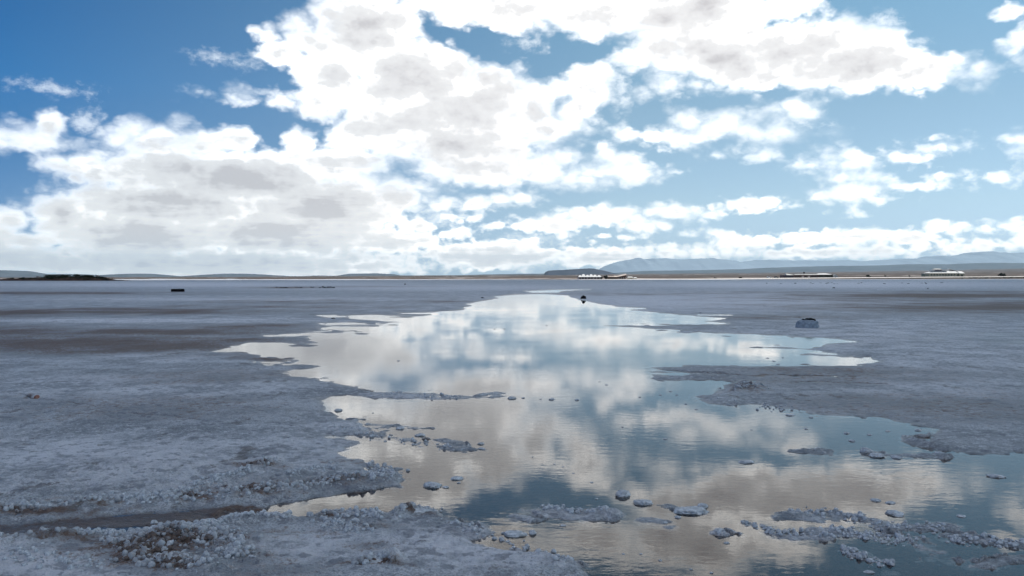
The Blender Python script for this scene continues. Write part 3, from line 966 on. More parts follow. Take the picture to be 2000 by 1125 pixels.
pxs = np.arange(-900, 2901, 8.0)
D, zt = path_at(pxs)
xs = (pxs - 1000) / F_PX
wob = fbm(pxs, pxs * 0, 3, 0.5, 9, None, 60.0)
tlo = np.clip(zt - 0.75, 0.02, None) - 0.0
rws = [(-7, 0.0 * zt - 0.02), (-3, tlo * 0.55), (-1.6 + wob * 0.4, tlo)]
vs = np.stack([np.stack([xs * (D + o), D + o, z_ + 0.06 * wob], -1) for o, z_ in rws], 0)
emb = link("embankment", np_mesh("embankment", vs.reshape(-1, 3), grid_quads(3, len(pxs)), True), M_EARTH)
tag(emb, kind='structure')
rws = [(-1.6 + wob * 0.4, tlo), (-0.6, zt), (6, zt + 0.02), (7.5, zt - 0.5)]
vs = np.stack([np.stack([xs * (D + o), D + o, z_ + 0.06 * wob], -1) for o, z_ in rws], 0)
road = link("road", np_mesh("road", vs.reshape(-1, 3), grid_quads(4, len(pxs)), True), M_ROAD)
tag(road, kind='structure')

PT_PX = [-900, 0, 215, 430, 700, 1000, 1300, 1600, 1800, 2000, 2900]
PT_Y = [541.5, 541.5, 541.2, 540.8, 539.0, 537.0, 534.5, 531.5, 528.5, 524.5, 520]
PLAIN_D = 9000.0


def plain_z(px, D):
    D0, z0 = path_at(px)
    top = EYE + (HZ - np.interp(px, PT_PX, PT_Y)) / F_PX * PLAIN_D
    u = np.clip((D - D0 - 6) / (PLAIN_D - D0 - 6), 0, 1)
    # rises gently, seen at an even rate from the camera
    zl = z0 - 0.35 + (top - z0) * u ** 1.25
    return zl


pc = np.arange(-900, 2901, 10.0)
uu = np.concatenate([np.linspace(0, 1, 46) ** 2.2, [1.06, 1.2]])
PC, UU = np.meshgrid(pc, uu)
D0, z0 = path_at(PC)
DD = D0 + 6 + (PLAIN_D - D0 - 6) * UU
zz = plain_z(PC, DD) + fbm(PC * 0.05, np.log(DD) * 6, 4, 0.5, 44, None, 1.0) * 0.0007 * DD * np.clip(UU * 8, 0, 1)
zz = np.where(UU > 1.01, zz - (UU - 1) * 300, zz)
plain = link("plain", np_mesh("plain", np.stack([(PC - 1000) / F_PX * DD, DD, zz], -1).reshape(-1, 3), grid_quads(len(uu), len(pc)), True), M_PLAIN)
tag(plain, kind='structure')


def ridge_range(name, prof, D, depth, mat, seed, rough=0.12, step=3.0, base_y=543.5):
    P = np.array(prof, float)
    px = np.arange(P[0, 0], P[-1, 0] + step, step)
    top = np.interp(px, P[:, 0], P[:, 1])
    vv = np.linspace(0, 1, 30)
    A, V = np.meshgrid(px, vv)
    T = np.interp(A, px, top)
    H = EYE + (HZ - T) / F_PX * D
    zb = EYE + (HZ - base_y) / F_PX * D - 4
    prof_v = np.where(V < 0.6, np.sin(np.clip(V / 0.6, 0, 1) * np.pi / 2) ** 1.15, np.cos(np.clip((V - 0.6) / 0.4, 0, 1) * np.pi / 2) ** 0.8)
    rid = fbm(A / 1000 * D * 0.001 * 3, V * 5, 5, 0.55, seed, None, 1.0)
    spur = np.abs(fbm(A / 1000 * D * 0.001 * 6 + V * 0.8, V * 1.2, 4, 0.5, seed + 7, None, 1.0))
    k = prof_v * (1 + rough * rid * (1 - np.abs(V - 0.6))) - rough * 2.2 * spur * prof_v * (1 - prof_v) * 0.35
    k = np.where(np.abs(V - 0.6) < 0.02, 1.0 + 0.015 * rid, np.minimum(k, 1.0))
    z = zb + (H - zb) * np.clip(k, 0, 1.05)
    Dv = D + (V - 0.6) * depth
    Xw = (A - 1000) / F_PX * D
    o = link(name, np_mesh(name, np.stack([Xw, Dv, z], -1).reshape(-1, 3), grid_quads(30, len(px)), True), mat)
    return tag(o, kind='structure')


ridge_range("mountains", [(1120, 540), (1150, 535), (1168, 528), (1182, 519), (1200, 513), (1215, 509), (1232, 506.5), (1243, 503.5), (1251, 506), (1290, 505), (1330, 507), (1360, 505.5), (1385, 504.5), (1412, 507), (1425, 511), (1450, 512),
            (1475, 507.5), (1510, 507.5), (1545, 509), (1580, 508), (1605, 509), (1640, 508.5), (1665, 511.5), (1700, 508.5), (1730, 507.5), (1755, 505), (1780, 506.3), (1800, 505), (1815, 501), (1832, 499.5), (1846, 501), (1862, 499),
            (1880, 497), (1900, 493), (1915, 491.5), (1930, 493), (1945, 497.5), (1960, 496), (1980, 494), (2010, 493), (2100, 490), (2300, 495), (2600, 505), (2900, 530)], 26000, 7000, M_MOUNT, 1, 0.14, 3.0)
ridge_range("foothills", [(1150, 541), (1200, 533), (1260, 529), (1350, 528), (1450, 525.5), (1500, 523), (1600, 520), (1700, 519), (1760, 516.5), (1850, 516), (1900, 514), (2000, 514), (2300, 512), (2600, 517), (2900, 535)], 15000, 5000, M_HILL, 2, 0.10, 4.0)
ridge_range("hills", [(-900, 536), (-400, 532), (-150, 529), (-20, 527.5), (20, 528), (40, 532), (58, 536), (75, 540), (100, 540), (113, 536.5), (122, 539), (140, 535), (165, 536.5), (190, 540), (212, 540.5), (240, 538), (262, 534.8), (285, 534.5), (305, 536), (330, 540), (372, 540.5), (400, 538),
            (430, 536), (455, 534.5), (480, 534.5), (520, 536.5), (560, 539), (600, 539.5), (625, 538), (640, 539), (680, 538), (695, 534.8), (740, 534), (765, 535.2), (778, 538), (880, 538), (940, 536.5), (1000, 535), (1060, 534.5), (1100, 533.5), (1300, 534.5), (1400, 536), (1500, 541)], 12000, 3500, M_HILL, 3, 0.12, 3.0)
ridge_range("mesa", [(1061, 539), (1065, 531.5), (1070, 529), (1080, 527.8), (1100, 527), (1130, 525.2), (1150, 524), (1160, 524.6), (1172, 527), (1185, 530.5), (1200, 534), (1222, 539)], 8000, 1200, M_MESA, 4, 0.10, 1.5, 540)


# ------------------------------------------------------------------ builders for far things
class MB:
    def __init__(self):
        self.v, self.f = [], []

    def box(self, x0, x1, y0, y1, z0, z1):
        b = len(self.v)
        self.v += [(x, y, z) for z in (z0, z1) for y in (y0, y1) for x in (x0, x1)]
        self.f += [tuple(b + i for i in q) for q in ((0, 2, 3, 1), (4, 5, 7, 6), (0, 1, 5, 4), (2, 6, 7, 3), (0, 4, 6, 2), (1, 3, 7, 5))]
        return self

    def prism(self, poly, y0, y1):
        """poly in x,z (counter-clockwise seen from -y) swept along y"""
        b, k = len(self.v), len(poly)
        self.v += [(x, y0, z) for x, z in poly] + [(x, y1, z) for x, z in poly]
        self.f.append(tuple(b + i for i in range(k)))
        self.f.append(tuple(b + k + i for i in reversed(range(k))))
        for i in range(k):
            j = (i + 1) % k
            self.f.append((b + j, b + i, b + k + i, b + k + j))
        return self

    def hip(self, el, er, rr_, rl, y0, y1):
        """roof whose slopes rise from the eaves (el, er) to a ridge (rl, rr_) half way back"""
        b, ym = len(self.v), (y0 + y1) / 2
        self.v += [(el[0], y0, el[1]), (er[0], y0, er[1]), (er[0], y1, er[1]), (el[0], y1, el[1]), (rl[0], ym, rl[1]), (rr_[0], ym, rr_[1])]
        self.f += [(b, b + 1, b + 5, b + 4), (b + 2, b + 3, b + 4, b + 5), (b + 1, b + 2, b + 5), (b + 3, b, b + 4), (b + 3, b + 2, b + 1, b)]
        return self

    def build(self, name, mat, parent=None, smooth=False, bevel=0.0):
        me = bpy.data.meshes.new(name)
        me.from_pydata(self.v, [], self.f)
        bm = bmesh.new()
        bm.from_mesh(me)
        bmesh.ops.recalc_face_normals(bm, faces=bm.faces)
        if bevel:
            bmesh.ops.bevel(bm, geom=bm.edges[:], offset=bevel, segments=2, affect='EDGES')
        bm.to_mesh(me)
        bm.free()
        for p in me.polygons:
            p.use_smooth = smooth
        return link(name, me, mat, parent)


M_WHITE = simple_mat("whitewash", (0.78, 0.78, 0.76), 0.12, 0.5, 0.8, 0.2)
M_CREAM = simple_mat("cream_plaster", (0.55, 0.50, 0.36), 0.2, 0.4, 0.85, 0.2)
M_MAUVE = simple_mat("mauve_plaster", (0.34, 0.29, 0.31), 0.2, 0.4, 0.85, 0.2)
M_BROWN = simple_mat("adobe_brown", (0.17, 0.105, 0.08), 0.35, 0.4, 0.9, 0.1)
M_DARKW = simple_mat("dark_timber", (0.045, 0.036, 0.032), 0.3, 0.4, 0.9, 0.1)
M_PINKR = simple_mat("pale_pink_roof", (0.66, 0.57, 0.50), 0.2, 0.3, 0.8, 0.2)
M_THATCH = simple_mat("pale_sheet_roof", (0.60, 0.60, 0.57), 0.2, 0.3, 0.6, 0.3)
M_GLASS = simple_mat("dark_opening", (0.03, 0.03, 0.032), 0.2, 1.0, 0.35, 0.4)
M_TYRE = simple_mat("black_rubber", (0.02, 0.02, 0.02), 0.2, 10.0, 0.8, 0.2)
M_CARW = simple_mat("white_car_paint", (0.72, 0.72, 0.72), 0.05, 2.0, 0.35, 0.5)
M_CARD = simple_mat("dark_car_paint", (0.04, 0.045, 0.055), 0.1, 2.0, 0.35, 0.5)
M_LEAF = simple_mat("bush_leaf", (0.050, 0.055, 0.030), 0.5, 3.0, 0.9, 0.1)
M_BARK = simple_mat("bush_wood", (0.07, 0.05, 0.04), 0.3, 3.0, 0.9, 0.1)


def site(px, y, D):
    """origin on the land for something whose foot is seen at (px, y), and metres per photograph pixel there"""
    p = far_pt(px, y, D)
    return p, D / F_PX


# --- white hotel at the right
o0, s_ = site(1848, 541.6, 1300)
ht = empty("hotel", o0, "long white two-level hotel with cream walls, nearest the right edge behind the road", "hotel")


def q(px, y, ref=(1848, 541.6), s=None):
    k = s or s_
    return ((px - ref[0]) * k, (ref[1] - y) * k)


def rect(mb, px0, px1, y0, y1, d0, d1, ref=(1848, 541.6), s=None):
    x0, z1 = q(px0, y0, ref, s)
    x1, z0 = q(px1, y1, ref, s)
    return mb.box(x0, x1, d0, d1, z0, z1)


rect(MB(), 1814, 1870, 533, 543, 0, 12).build("wall", M_CREAM, ht)
roof = MB().hip(q(1811, 533.6), q(1872, 533.6), q(1868.5, 529), q(1822, 529), -0.8, 13).build("roof", M_WHITE, ht)
for i in range(9):
    w_ = rect(MB(), 1818 + i * 5.6, 1820.6 + i * 5.6, 535.4, 538.2, -0.12, 0.3).build("window", M_GLASS, ht)
    rect(MB(), 1817.7 + i * 5.6, 1820.9 + i * 5.6, 538.2, 538.5, -0.25, 0.2).build("sill", M_WHITE, w_)
up = rect(MB(), 1827, 1841, 526, 529.1, 3, 11).build("upper_storey", M_MAUVE, ht)
MB().hip(*[q(1825.5, 526.2), q(1842, 526.2), q(1840, 524.5), q(1829, 524.5)], 2.4, 11.6).build("roof", M_THATCH, up)
for x in (1829, 1833, 1837):
    rect(MB(), x, x + 2, 526.9, 528.6, 2.9, 3.2).build("window", M_GLASS, up)
rect(MB(), 1820.5, 1826.6, 527, 529.2, 2, 9).build("roof_block", M_WHITE, ht)
rect(MB(), 1841.3, 1853, 526, 528.8, 2.5, 9).build("roof_block", M_WHITE, ht)
MB().prism([q(1857, 526), q(1875, 529.8), q(1875, 528.8), q(1858, 525)], 6, 13).build("canopy", M_WHITE, ht)
rect(MB(), 1858, 1871, 528.6, 529.05, 5, 12).build("terrace", M_DARKW, ht)
wg = rect(MB(), 1872.8, 1882.5, 533.4, 543, -2, 12).build("wing", M_CREAM, ht)
MB().hip(*[q(1872.2, 533.9), q(1883.2, 533.9), q(1881.5, 530), q(1873.8, 530)], -2.8, 12.8).build("roof", M_WHITE, wg)
rect(MB(), 1876, 1879, 536, 540, -2.15, -1.8).build("door", M_GLASS, wg)
o1, s1 = site(1805, 540.5, 1340)
shd = empty("shed", o1, "tiny grey-green shed just left of the long white hotel", "shed")
rect(MB(), 1802, 1809, 534.5, 542, 0, 4, (1805, 540.5), s1).build("wall", simple_mat("green_grey_paint", (0.22, 0.26, 0.23), 0.2, 0.5), shd)
rect(MB(), 1801, 1810, 533.6, 534.4, -0.4, 4.4, (1805, 540.5), s1).build("roof", M_THATCH, shd)

# --- white vaulted building left of centre group
REF = (1150, 545.0)
o2, s2 = site(*REF, 900)
wb_ = empty("salt_lodge", o2, "white lodge with a row of pointed white roofs in front of the flat-topped hill", "lodge")
rect(MB(), 1129, 1176, 540.4, 546, 0, 8, REF, s2).build("wall", simple_mat("lavender_wall", (0.52, 0.46, 0.50), 0.2, 0.5), wb_)
for k, (cx, pk, hw) in enumerate([(1133.5, 537.6, 4.2), (1140, 535.4, 5.2), (1148, 536.8, 4.2), (1155, 535.6, 5.0), (1162.5, 536.6, 5.0), (1170.5, 537.4, 4.8)]):
    MB().hip(q(cx - hw, 541.0, REF, s2), q(cx + hw, 541.0, REF, s2), q(cx + hw * .3, pk, REF, s2), q(cx - hw * .3, pk, REF, s2), -0.9 - 0.25 * (k % 2), 8.4 + 0.2 * (k % 2)).build("roof", M_WHITE, wb_)
for k, x in enumerate((1133.2, 1138.5, 1144, 1150.5, 1156, 1162.5, 1168.5)):
    arch = [q(x - 1.6, 544.9, REF, s2), q(x + 1.6, 544.9, REF, s2)] + [q(x + 1.6 * math.cos(a), 542.6 - 1.3 * math.sin(a), REF, s2) for a in np.linspace(0.05, math.pi - 0.05, 7)]
    MB().prism(arch, -0.15, 0.4).build("archway", M_GLASS, wb_)

# --- brown lodge with raking roof
REF = (1206, 544.9)
o3, s3 = site(*REF, 880)
bl = empty("brown_lodge", o3, "brown lodge with a pale roof raking up to the right, beside the pointed white roofs", "lodge")
rect(MB(), 1188, 1206, 540.6, 546, 0, 7, REF, s3).build("wall", M_BROWN, bl)
MB().prism([q(1206.2, 546, REF, s3), q(1223.5, 546, REF, s3), q(1223.5, 536.2, REF, s3), q(1206.2, 540.6, REF, s3)], 0.3, 9).build("hall", M_BROWN, bl)
MB().hip(*[q(1187, 540.8, REF, s3), q(1206, 540.8, REF, s3), q(1205, 538.6, REF, s3), q(1188, 538.6, REF, s3)], -0.8, 7.6).build("roof", M_PINKR, bl)
MB().hip(*[q(1203, 541.4, REF, s3), q(1224.2, 537.0, REF, s3), q(1222.8, 534.3, REF, s3), q(1204, 539.0, REF, s3)], -0.9, 9.8).build("roof", M_PINKR, bl)
rect(MB(), 1189.5, 1200.5, 535.8, 538.5, 2, 6, REF, s3).build("roof_block", M_PINKR, bl)
for x in (1192, 1196.5, 1201, 1208.5, 1213, 1217.5, 1221.5):
    rect(MB(), x, x + 0.9, 541.3, 545.6, -0.5, -0.1, REF, s3).build("post", M_PINKR if x > 1205 else M_DARKW, bl)
for x in (1193.5, 1198, 1209.8, 1214.5):
    rect(MB(), x, x + 2, 541.8, 544.6, -0.06, 0.2, REF, s3).build("window", M_GLASS, bl)

for k, (a, b, yt, lab) in enumerate([(1226, 1236, 540.3, "low white-roofed hut beside the raking brown lodge roof"), (1238, 1244, 541.6, "smallest pale hut right of the white-roofed hut")]):
    REF = ((a + b) / 2, 544.8)
    o4, s4 = site(*REF, 900 + 12 * k)
    hu = empty("hut", o4, lab, "hut", "pale huts beside the brown lodge")
    rect(MB(), a, b, yt + 1.4, 546, 0, 4, REF, s4).build("wall", M_CREAM, hu)
    MB().hip(*[q(a - 0.6, yt + 1.6, REF, s4), q(b + 0.6, yt + 1.6, REF, s4), q(b - 1, yt, REF, s4), q(a + 1, yt, REF, s4)], -0.4, 4.4).build("roof", M_WHITE, hu)

# --- long low brown building on the right
REF = (1578, 542.4)
o5, s5 = site(*REF, 1080)
lb = empty("roadside_building", o5, "long low dark brown building with a thin pale roof behind the road", "building")
rect(MB(), 1527.5, 1550, 537.2, 544, 0, 9, REF, s5).build("wall", simple_mat("purple_brown_wall", (0.085, 0.066, 0.075), 0.3, 0.4), lb)
rect(MB(), 1550.3, 1600, 536.6, 544, 0.5, 9, REF, s5).build("wall", M_BROWN, lb)
rect(MB(), 1600.3, 1627, 536.0, 544, 0.2, 9, REF, s5).build("wall", simple_mat("olive_brown_wall", (0.085, 0.078, 0.055), 0.3, 0.4), lb)
MB().hip(*[q(1536, 537.2, REF, s5), q(1550.5, 537.4, REF, s5), q(1549, 536.2, REF, s5), q(1537, 534.3, REF, s5)], -0.6, 9.5).build("roof", M_THATCH, lb)
MB().hip(*[q(1551, 536.8, REF, s5), q(1600, 536.8, REF, s5), q(1599, 535.4, REF, s5), q(1556, 535.6, REF, s5)], -0.4, 9.6).build("roof", M_THATCH, lb)
MB().hip(*[q(1595.5, 536.3, REF, s5), q(1626, 536.3, REF, s5), q(1615, 533.9, REF, s5), q(1600, 534.2, REF, s5)], -0.9, 9.9).build("roof", M_WHITE, lb)
for x, m in ((1566, M_PINKR), (1578, M_PINKR)):
    rect(MB(), x, x + 4, 538.6, 542, 0.2, 0.48, REF, s5).build("door", m, lb)
for x in (1553, 1558, 1572.5, 1586, 1592):
    rect(MB(), x, x + 2.6, 538.4, 540.6, 0.3, 0.6, REF, s5).build("window", M_GLASS, lb)
tk = rect(MB(), 1572.2, 1573.0, 533.2, 535.4, 4, 4.6, REF, s5).build("tank_stand", M_DARKW, lb)
rect(MB(), 1571.4, 1573.8, 531, 533.2, 3.5, 5.0, REF, s5).build("tank", M_DARKW, tk)
REF = (1632, 542.2)
o6, s6 = site(*REF, 1080)
tn = empty("tent", o6, "pale grey pointed tent at the right end of the long brown building", "tent")
MB().prism([q(1627.6, 543.5, REF, s6), q(1637, 543.5, REF, s6), q(1636, 539, REF, s6), q(1631.8, 535.8, REF, s6), q(1628.2, 539, REF, s6)], 0, 6).build("canvas", M_THATCH, tn)
MB().prism([q(1631, 543.4, REF, s6), q(1633, 543.4, REF, s6), q(1632, 539.4, REF, s6)], -0.08, 0.2).build("entrance", M_GLASS, tn)


# --- cars on the road
def car(px, y, D, mat, lab, flip=1):
    p, s = site(px, y, D)
    c = empty("parked_car", p, lab, "car", "cars parked on the far road", R(4 * flip))
    MB().prism([(-2.2, 0.35), (2.2, 0.35), (2.25, 0.95), (1.35, 1.05), (-2.15, 1.05)], -0.85, 0.85).build("body", mat, c, bevel=0.05)
    MB().prism([(-1.9, 1.05), (1.1, 1.05), (0.5, 1.7), (-1.6, 1.7)], -0.75, 0.75).build("cabin", M_CARW if mat is M_CARW else M_CARD, c, bevel=0.05)
    MB().prism([(-1.6, 1.12), (0.85, 1.12), (0.42, 1.55), (-1.45, 1.55)], -0.78, 0.78).build("window", M_GLASS, c)
    for x in (-1.4, 1.35):
        for yy in (-0.9, 0.7):
            poly = [(x + 0.36 * math.cos(a), 0.36 + 0.36 * math.sin(a)) for a in np.linspace(0, 2 * math.pi, 15)[:-1]]
            w = MB().prism(poly, yy, yy + 0.2).build("wheel", M_TYRE, c)
            poly = [(x + 0.2 * math.cos(a), 0.36 + 0.2 * math.sin(a)) for a in np.linspace(0, 2 * math.pi, 11)[:-1]]
            MB().prism(poly, yy - 0.01, yy + 0.21).build("rim", M_THATCH, w)
    c.scale = (1, 1, 1)
    return c


def road_spot(px, y=None):
    D, z = path_at(px)
    return float(D) + 3.0, float(z) + 0.02


for px, mat, lab in ((1502, M_CARW, "white car on the far road, left one of the pair by the brown building"), (1516, M_CARD, "dark car on the far road between the white car and the brown building")):
    Dc, zc = road_spot(px)
    c = car(px, 541, Dc, mat, lab)
    c.location = ((px - 1000) / F_PX * Dc, Dc, zc + 0.03)


# --- bushes
def leaf_cloud(w, h, nlobe, nleaf, rnd, size):
    """a crown of small leaf faces gathered round uneven lobes"""
    v, f = [], []
    lobes = [(rnd.uniform(-.5, .5) * w * .8, rnd.uniform(-.5, .5) * w * .5, rnd.uniform(.25, .75) * h, rnd.uniform(.22, .42)) for _ in range(nlobe)]
    for _ in range(nleaf):
        lx, ly, lz, lr = rnd.choice(lobes)
        a, b = rnd.uniform(0, 2 * math.pi), math.asin(rnd.uniform(-1, 1))
        r = lr * rnd.uniform(0.55, 1.05)
        c = Vector((lx + math.cos(a) * math.cos(b) * r * w, ly + math.sin(a) * math.cos(b) * r * w * .8, max(0.03 * h, lz + math.sin(b) * r * h)))
        u = Vector((rnd.gauss(0, 1), rnd.gauss(0, 1), rnd.gauss(0, 1))).normalized()
        t = u.orthogonal().normalized()
        k = size * rnd.uniform(.6, 1.4)
        i = len(v)
        v += [c - t * k, c + u.cross(t) * k * .6, c + t * k, c - u.cross(t) * k * .6]
        f.append((i, i + 1, i + 2, i + 3))
    me = bpy.data.meshes.new("crown")
    me.from_pydata(v, [], f)
    me.update()
    return me


def bush(loc, w, h, lab, group, rnd, name="bush", cat="bush"):
    b = empty(name, loc, lab, cat, group)
    link("crown", leaf_cloud(w, h, 7, 420, rnd, 0.09 * min(w, h * 1.6)), M_LEAF, b)
    mb = MB()
    for k in range(4):
        a = k * 1.6 + rnd.random()
        dx, dy = math.cos(a) * w * .22, math.sin(a) * w * .2
        t = 0.03 * w
        i = len(mb.v)
        mb.v += [(-t, -t, -0.1), (t, -t, -0.1), (t, t, -0.1), (-t, t, -0.1), (dx - t * .4, dy - t * .4, h * .6), (dx + t * .4, dy - t * .4, h * .6), (dx + t * .4, dy + t * .4, h * .6), (dx - t * .4, dy + t * .4, h * .6)]
        mb.f += [(i, i + 1, i + 5, i + 4), (i + 1, i + 2, i + 6, i + 5), (i + 2, i + 3, i + 7, i + 6), (i + 3, i, i + 4, i + 7)]
    mb.build("stem", M_BARK, b)
    return b


rnd = random.Random(5)
for px, w, h, D, lab in [(1174.5, 4.5, 5.0, 890, "small dark bush against the right end of the pointed white roofs"), (1182, 9, 7.2, 895, "rounded dark grey-green bush between the white and the brown lodge"),
                         (1397, 5, 2.6, 860, "low dark bush on the plain behind the road, nearest the two lodges"), (1446, 6, 3.4, 900, "low dark bush left of the two parked cars"),
                         (1696, 7, 5.4, 1080, "squat dark bush right of the pointed tent"), (1729, 3.6, 4.4, 1100, "small dark bush between the squat bush and the hotel"),
                         (1777, 3.6, 4.4, 1120, "small upright bush left of the hotel shed"), (1957, 11, 7.5, 1200, "largest ragged bush at the far right behind the embankment")]:
    s = D / F_PX
    z = float(plain_z(px, D))
    bush(((px - 1000) * s, D, z - 0.1), w * s, h * s, lab, "lone bushes on the plain", rnd)
for k in range(16):
    px = 1878 + k * 12 + rnd.uniform(-4, 4)
    Dk, zk = path_at(px)
    s = Dk / F_PX
    bush(((px - 1000) / F_PX * (Dk - 4), Dk - 4, float(zk) * 0.25 - 0.2), rnd.uniform(7, 13) * s, rnd.uniform(1.8, 3.4) * s,
         "low dark scrub bush growing along the embankment right of the hotel", "scrub bushes on the right embankment", rnd)

# dark mound with scrub on the left shore
mx0, mx1 = -60, 235
A, V = np.meshgrid(np.arange(mx0, mx1, 2.0), np.linspace(0, 1, 26))
D_M = 440.0
topy = np.interp(A, [-60, 0, 20, 45, 75, 95, 120, 150, 175, 205, 235], [546.5, 544.8, 543.8, 543.0, 541.5, 540.0, 539.8, 539.2, 540.4, 544.5, 547.5])
H = EYE + (HZ - topy) / F_PX * D_M
zv = H * np.sin(np.pi * V) ** 0.7 + 0.25 * fbm(A * 0.4, V * 8, 4, 0.55, 3, None, 3.0) * np.sin(np.pi * V) - 0.08
M_MOUND = simple_mat("mound_earth", (0.115, 0.070, 0.048), 0.5, 0.5, 0.95, 0.05)
mound = link("mound", np_mesh("mound", np.stack([(A - 1000) / F_PX * D_M, D_M - 9 + V * 24, zv], -1).reshape(-1, 3), grid_quads(26, A.shape[1]), True), M_MOUND)
tag(mound, "low brown earth mound on the left shore under dark scrub", "mound", kind='structure')
for k in range(34):
    px = rnd.uniform(72, 218) if k > 5 else rnd.uniform(14, 66)
    v_ = rnd.uniform(0.08, 0.5)
    H = EYE + (HZ - np.interp(px, [-60, 0, 20, 45, 75, 95, 120, 150, 175, 205, 235], [546.5, 544.8, 543.8, 543.0, 541.5, 540.0, 539.8, 539.2, 540.4, 544.5, 547.5])) / F_PX * D_M
    D_ = D_M - 9 + v_ * 24
    z = float(H) * math.sin(math.pi * v_) ** 0.7 - 0.15
    sc = 0.55 if k <= 5 else 1.0
    bush(((px - 1000) / F_PX * D_M, D_, z), rnd.uniform(3.0, 5.5) * sc, rnd.uniform(0.8, 1.25) * sc, "dark scrub bush on the low mound at the left shore", "scrub bushes on the left mound", rnd)
for k, (px, w, h) in enumerate([(66, 5, 2.0), (170, 7, 1.6), (183, 4, 1.6)]):
    s = D_M / F_PX
    hb = empty("stone_hut", ((px - 1000) * s, D_M + 3.2, 0.0), ["tiny pale hut on the left bump of the shore mound", "wider pale hut on top of the scrub mound", "narrow pale hut at the right end of the scrub mound"][k], "hut", "huts on the left mound")
    z1 = EYE + (HZ - (539.8 if k == 0 else 538.0)) * s
    MB().box(-w * s / 2, w * s / 2, 0, 1.6, 0.4, z1).build("wall", M_PINKR, hb)
    MB().box(-w * s / 2 - 0.1, w * s / 2 + 0.1, -0.1, 1.7, z1, z1 + 0.18).build("roof", M_THATCH, hb)


# ------------------------------------------------------------------ things on the flat
def lump_mesh(w, d, h, seed, sub=4, knob=0.35, freq=2.2, flat=0.0, tip=None):
    """an uneven clod: welded knobs, wider at the foot"""
    bm = bmesh.new()
    bmesh.ops.create_icosphere(bm, subdivisions=sub, radius=1.0)
    off_ = Vector((seed * 3.7, seed * 1.3, seed * 2.1))
    for v_ in bm.verts:
        c = v_.co.copy()
        nz = mnoise.fractal(c * freq * 0.6 + off_, 0.9, 2.1, 4)
        dd = mnoise.voronoi(c * freq * 1.6 + off_)[0]
        k = 1 + 0.22 * nz + knob * (0.42 - dd[0])
        dd2 = mnoise.voronoi(c * freq * 4.0 + off_)[0]
        k += knob * 0.3 * (0.4 - dd2[0])
        c *= k
        if flat and c.z > flat:
            c.z = flat + (c.z - flat) * 0.3
        foot = 1.0 + 0.25 * max(0.0, -c.z)
        v_.co = Vector((c.x * w / 2 * foot, c.y * d / 2 * foot, c.z * h * 0.75 + h * 0.25))
    me = bpy.data.meshes.new("clump")
    bm.to_mesh(me)
    bm.free()
    for p in me.polygons:
        p.use_smooth = True
    return me


m_s, n, out = material("salt_clump")
v = objco(n)
sm_ = n.noise(v, 30.0, 5.0, 0.6)
cs = n.mix(n.mapr(sm_, 0.4, 0.65), (0.50, 0.52, 0.55), (0.80, 0.82, 0.85))
cs = n.mix(n.mapr(n.noise(v, 12.0, 4.0, 0.6), 0.56, 0.68, 0.0, 0.6), cs, (0.20, 0.165, 0.145))
principled(n, out, cs, 0.6, 0.3, bump(n, n.noise(v, 90.0, 4.0, 0.65), 0.006))
M_CLUMP = m_s
M_CLOD = simple_mat("dark_clod", (0.030, 0.027, 0.028), 0.4, 12.0, 0.95, 0.05, 0.01)
M_BLACK = simple_mat("black_board", (0.012, 0.012, 0.013), 0.3, 3.0, 0.9, 0.05)
M_RED = simple_mat("red_stone", (0.42, 0.22, 0.17), 0.3, 20.0, 0.9, 0.1, 0.004)


def clump(px, py, w, h, name, mat, label, cat, group, seed, sink=0.25, sub=4, **kw):
    p = ground_pt(px, py, 0.0)
    m = p.y / F_PX
    if mat is M_CLUMP:
        h *= 0.72
    me = lump_mesh(w * m, w * m * 0.8, h * m, seed, sub, **kw)
    o = link(name, me, mat)
    o.location = (p.x, p.y + w * m * 0.3, -h * m * sink * 0.4)
    o.rotation_euler = (0, 0, seed * 1.7)
    return tag(o, label, cat, group)


BIGS = [(1218, 970, 34, 17, "pointed grey salt clump in the pool just left of the low rounded white one"),
        (1258, 986, 38, 11, "low rounded white salt clump right beside the pointed grey clump in the pool"),
        (1374, 991, 26, 8, "flat oval salt clump standing alone right of the rounded white clump"),
        (1352, 1004, 66, 11, "widest flat salt clump in the near pool, frosted white on top"),
        (1407, 1044, 28, 16, "dark grey upright salt clump at the near edge of the salt drift"),
        (1233, 888, 1, 1, None),
        (843, 952, 40, 11, "broken white salt clump in the pool beside the left shore ridge"),
        (892, 937, 28, 7, "thin flat salt clump just beyond the broken white clump"),
        (1694, 884, 24, 14, "tall dark salt clump at the head of the small drift by the right shore"),
        (1716, 893, 34, 9, "rounded grey salt clump in front of the tall dark one by the right shore"),
        (1754, 895, 22, 6, "small flat salt clump at the near side of the right shore drift"),
        (1838, 890, 28, 10, "rounded salt clump at the right end of the right shore drift"),
        (1950, 933, 32, 6, "lone flat salt clump in dark water near the right edge"),
        (1000, 779, 20, 6, "lone salt clump in the middle of the pool, largest of a short row"),
        (1005, 1048, 46, 9, "ragged white salt clump in brown water left of the drift"),
        (1040, 1044, 18, 11, "knobbly upright salt clump in brown water beside the ragged one"),
        (1460, 905, 30, 6, "shallow white salt clump just before the long brown reflection"),
        (1713, 979, 22, 5, "left flat clump of the pair on the bright cloud reflection"),
        (1742, 984, 20, 5, "right flat clump of the pair on the bright cloud reflection"),
        (1752, 1007, 38, 9, "pale flat salt clump past the tip of the long salt drift"),
        (939, 868, 14, 5, "upper small clump of the pair right of the left shore drift"),
        (941, 878, 16, 4, "lower flat clump of the pair right of the left shore drift"),
        (733, 1106, 60, 15, "white salt clump with a dark underside at the bottom edge of the near crust"),
        (806, 1010, 74, 18, "dark knobbly salt clump on the tip of the near crust"),]
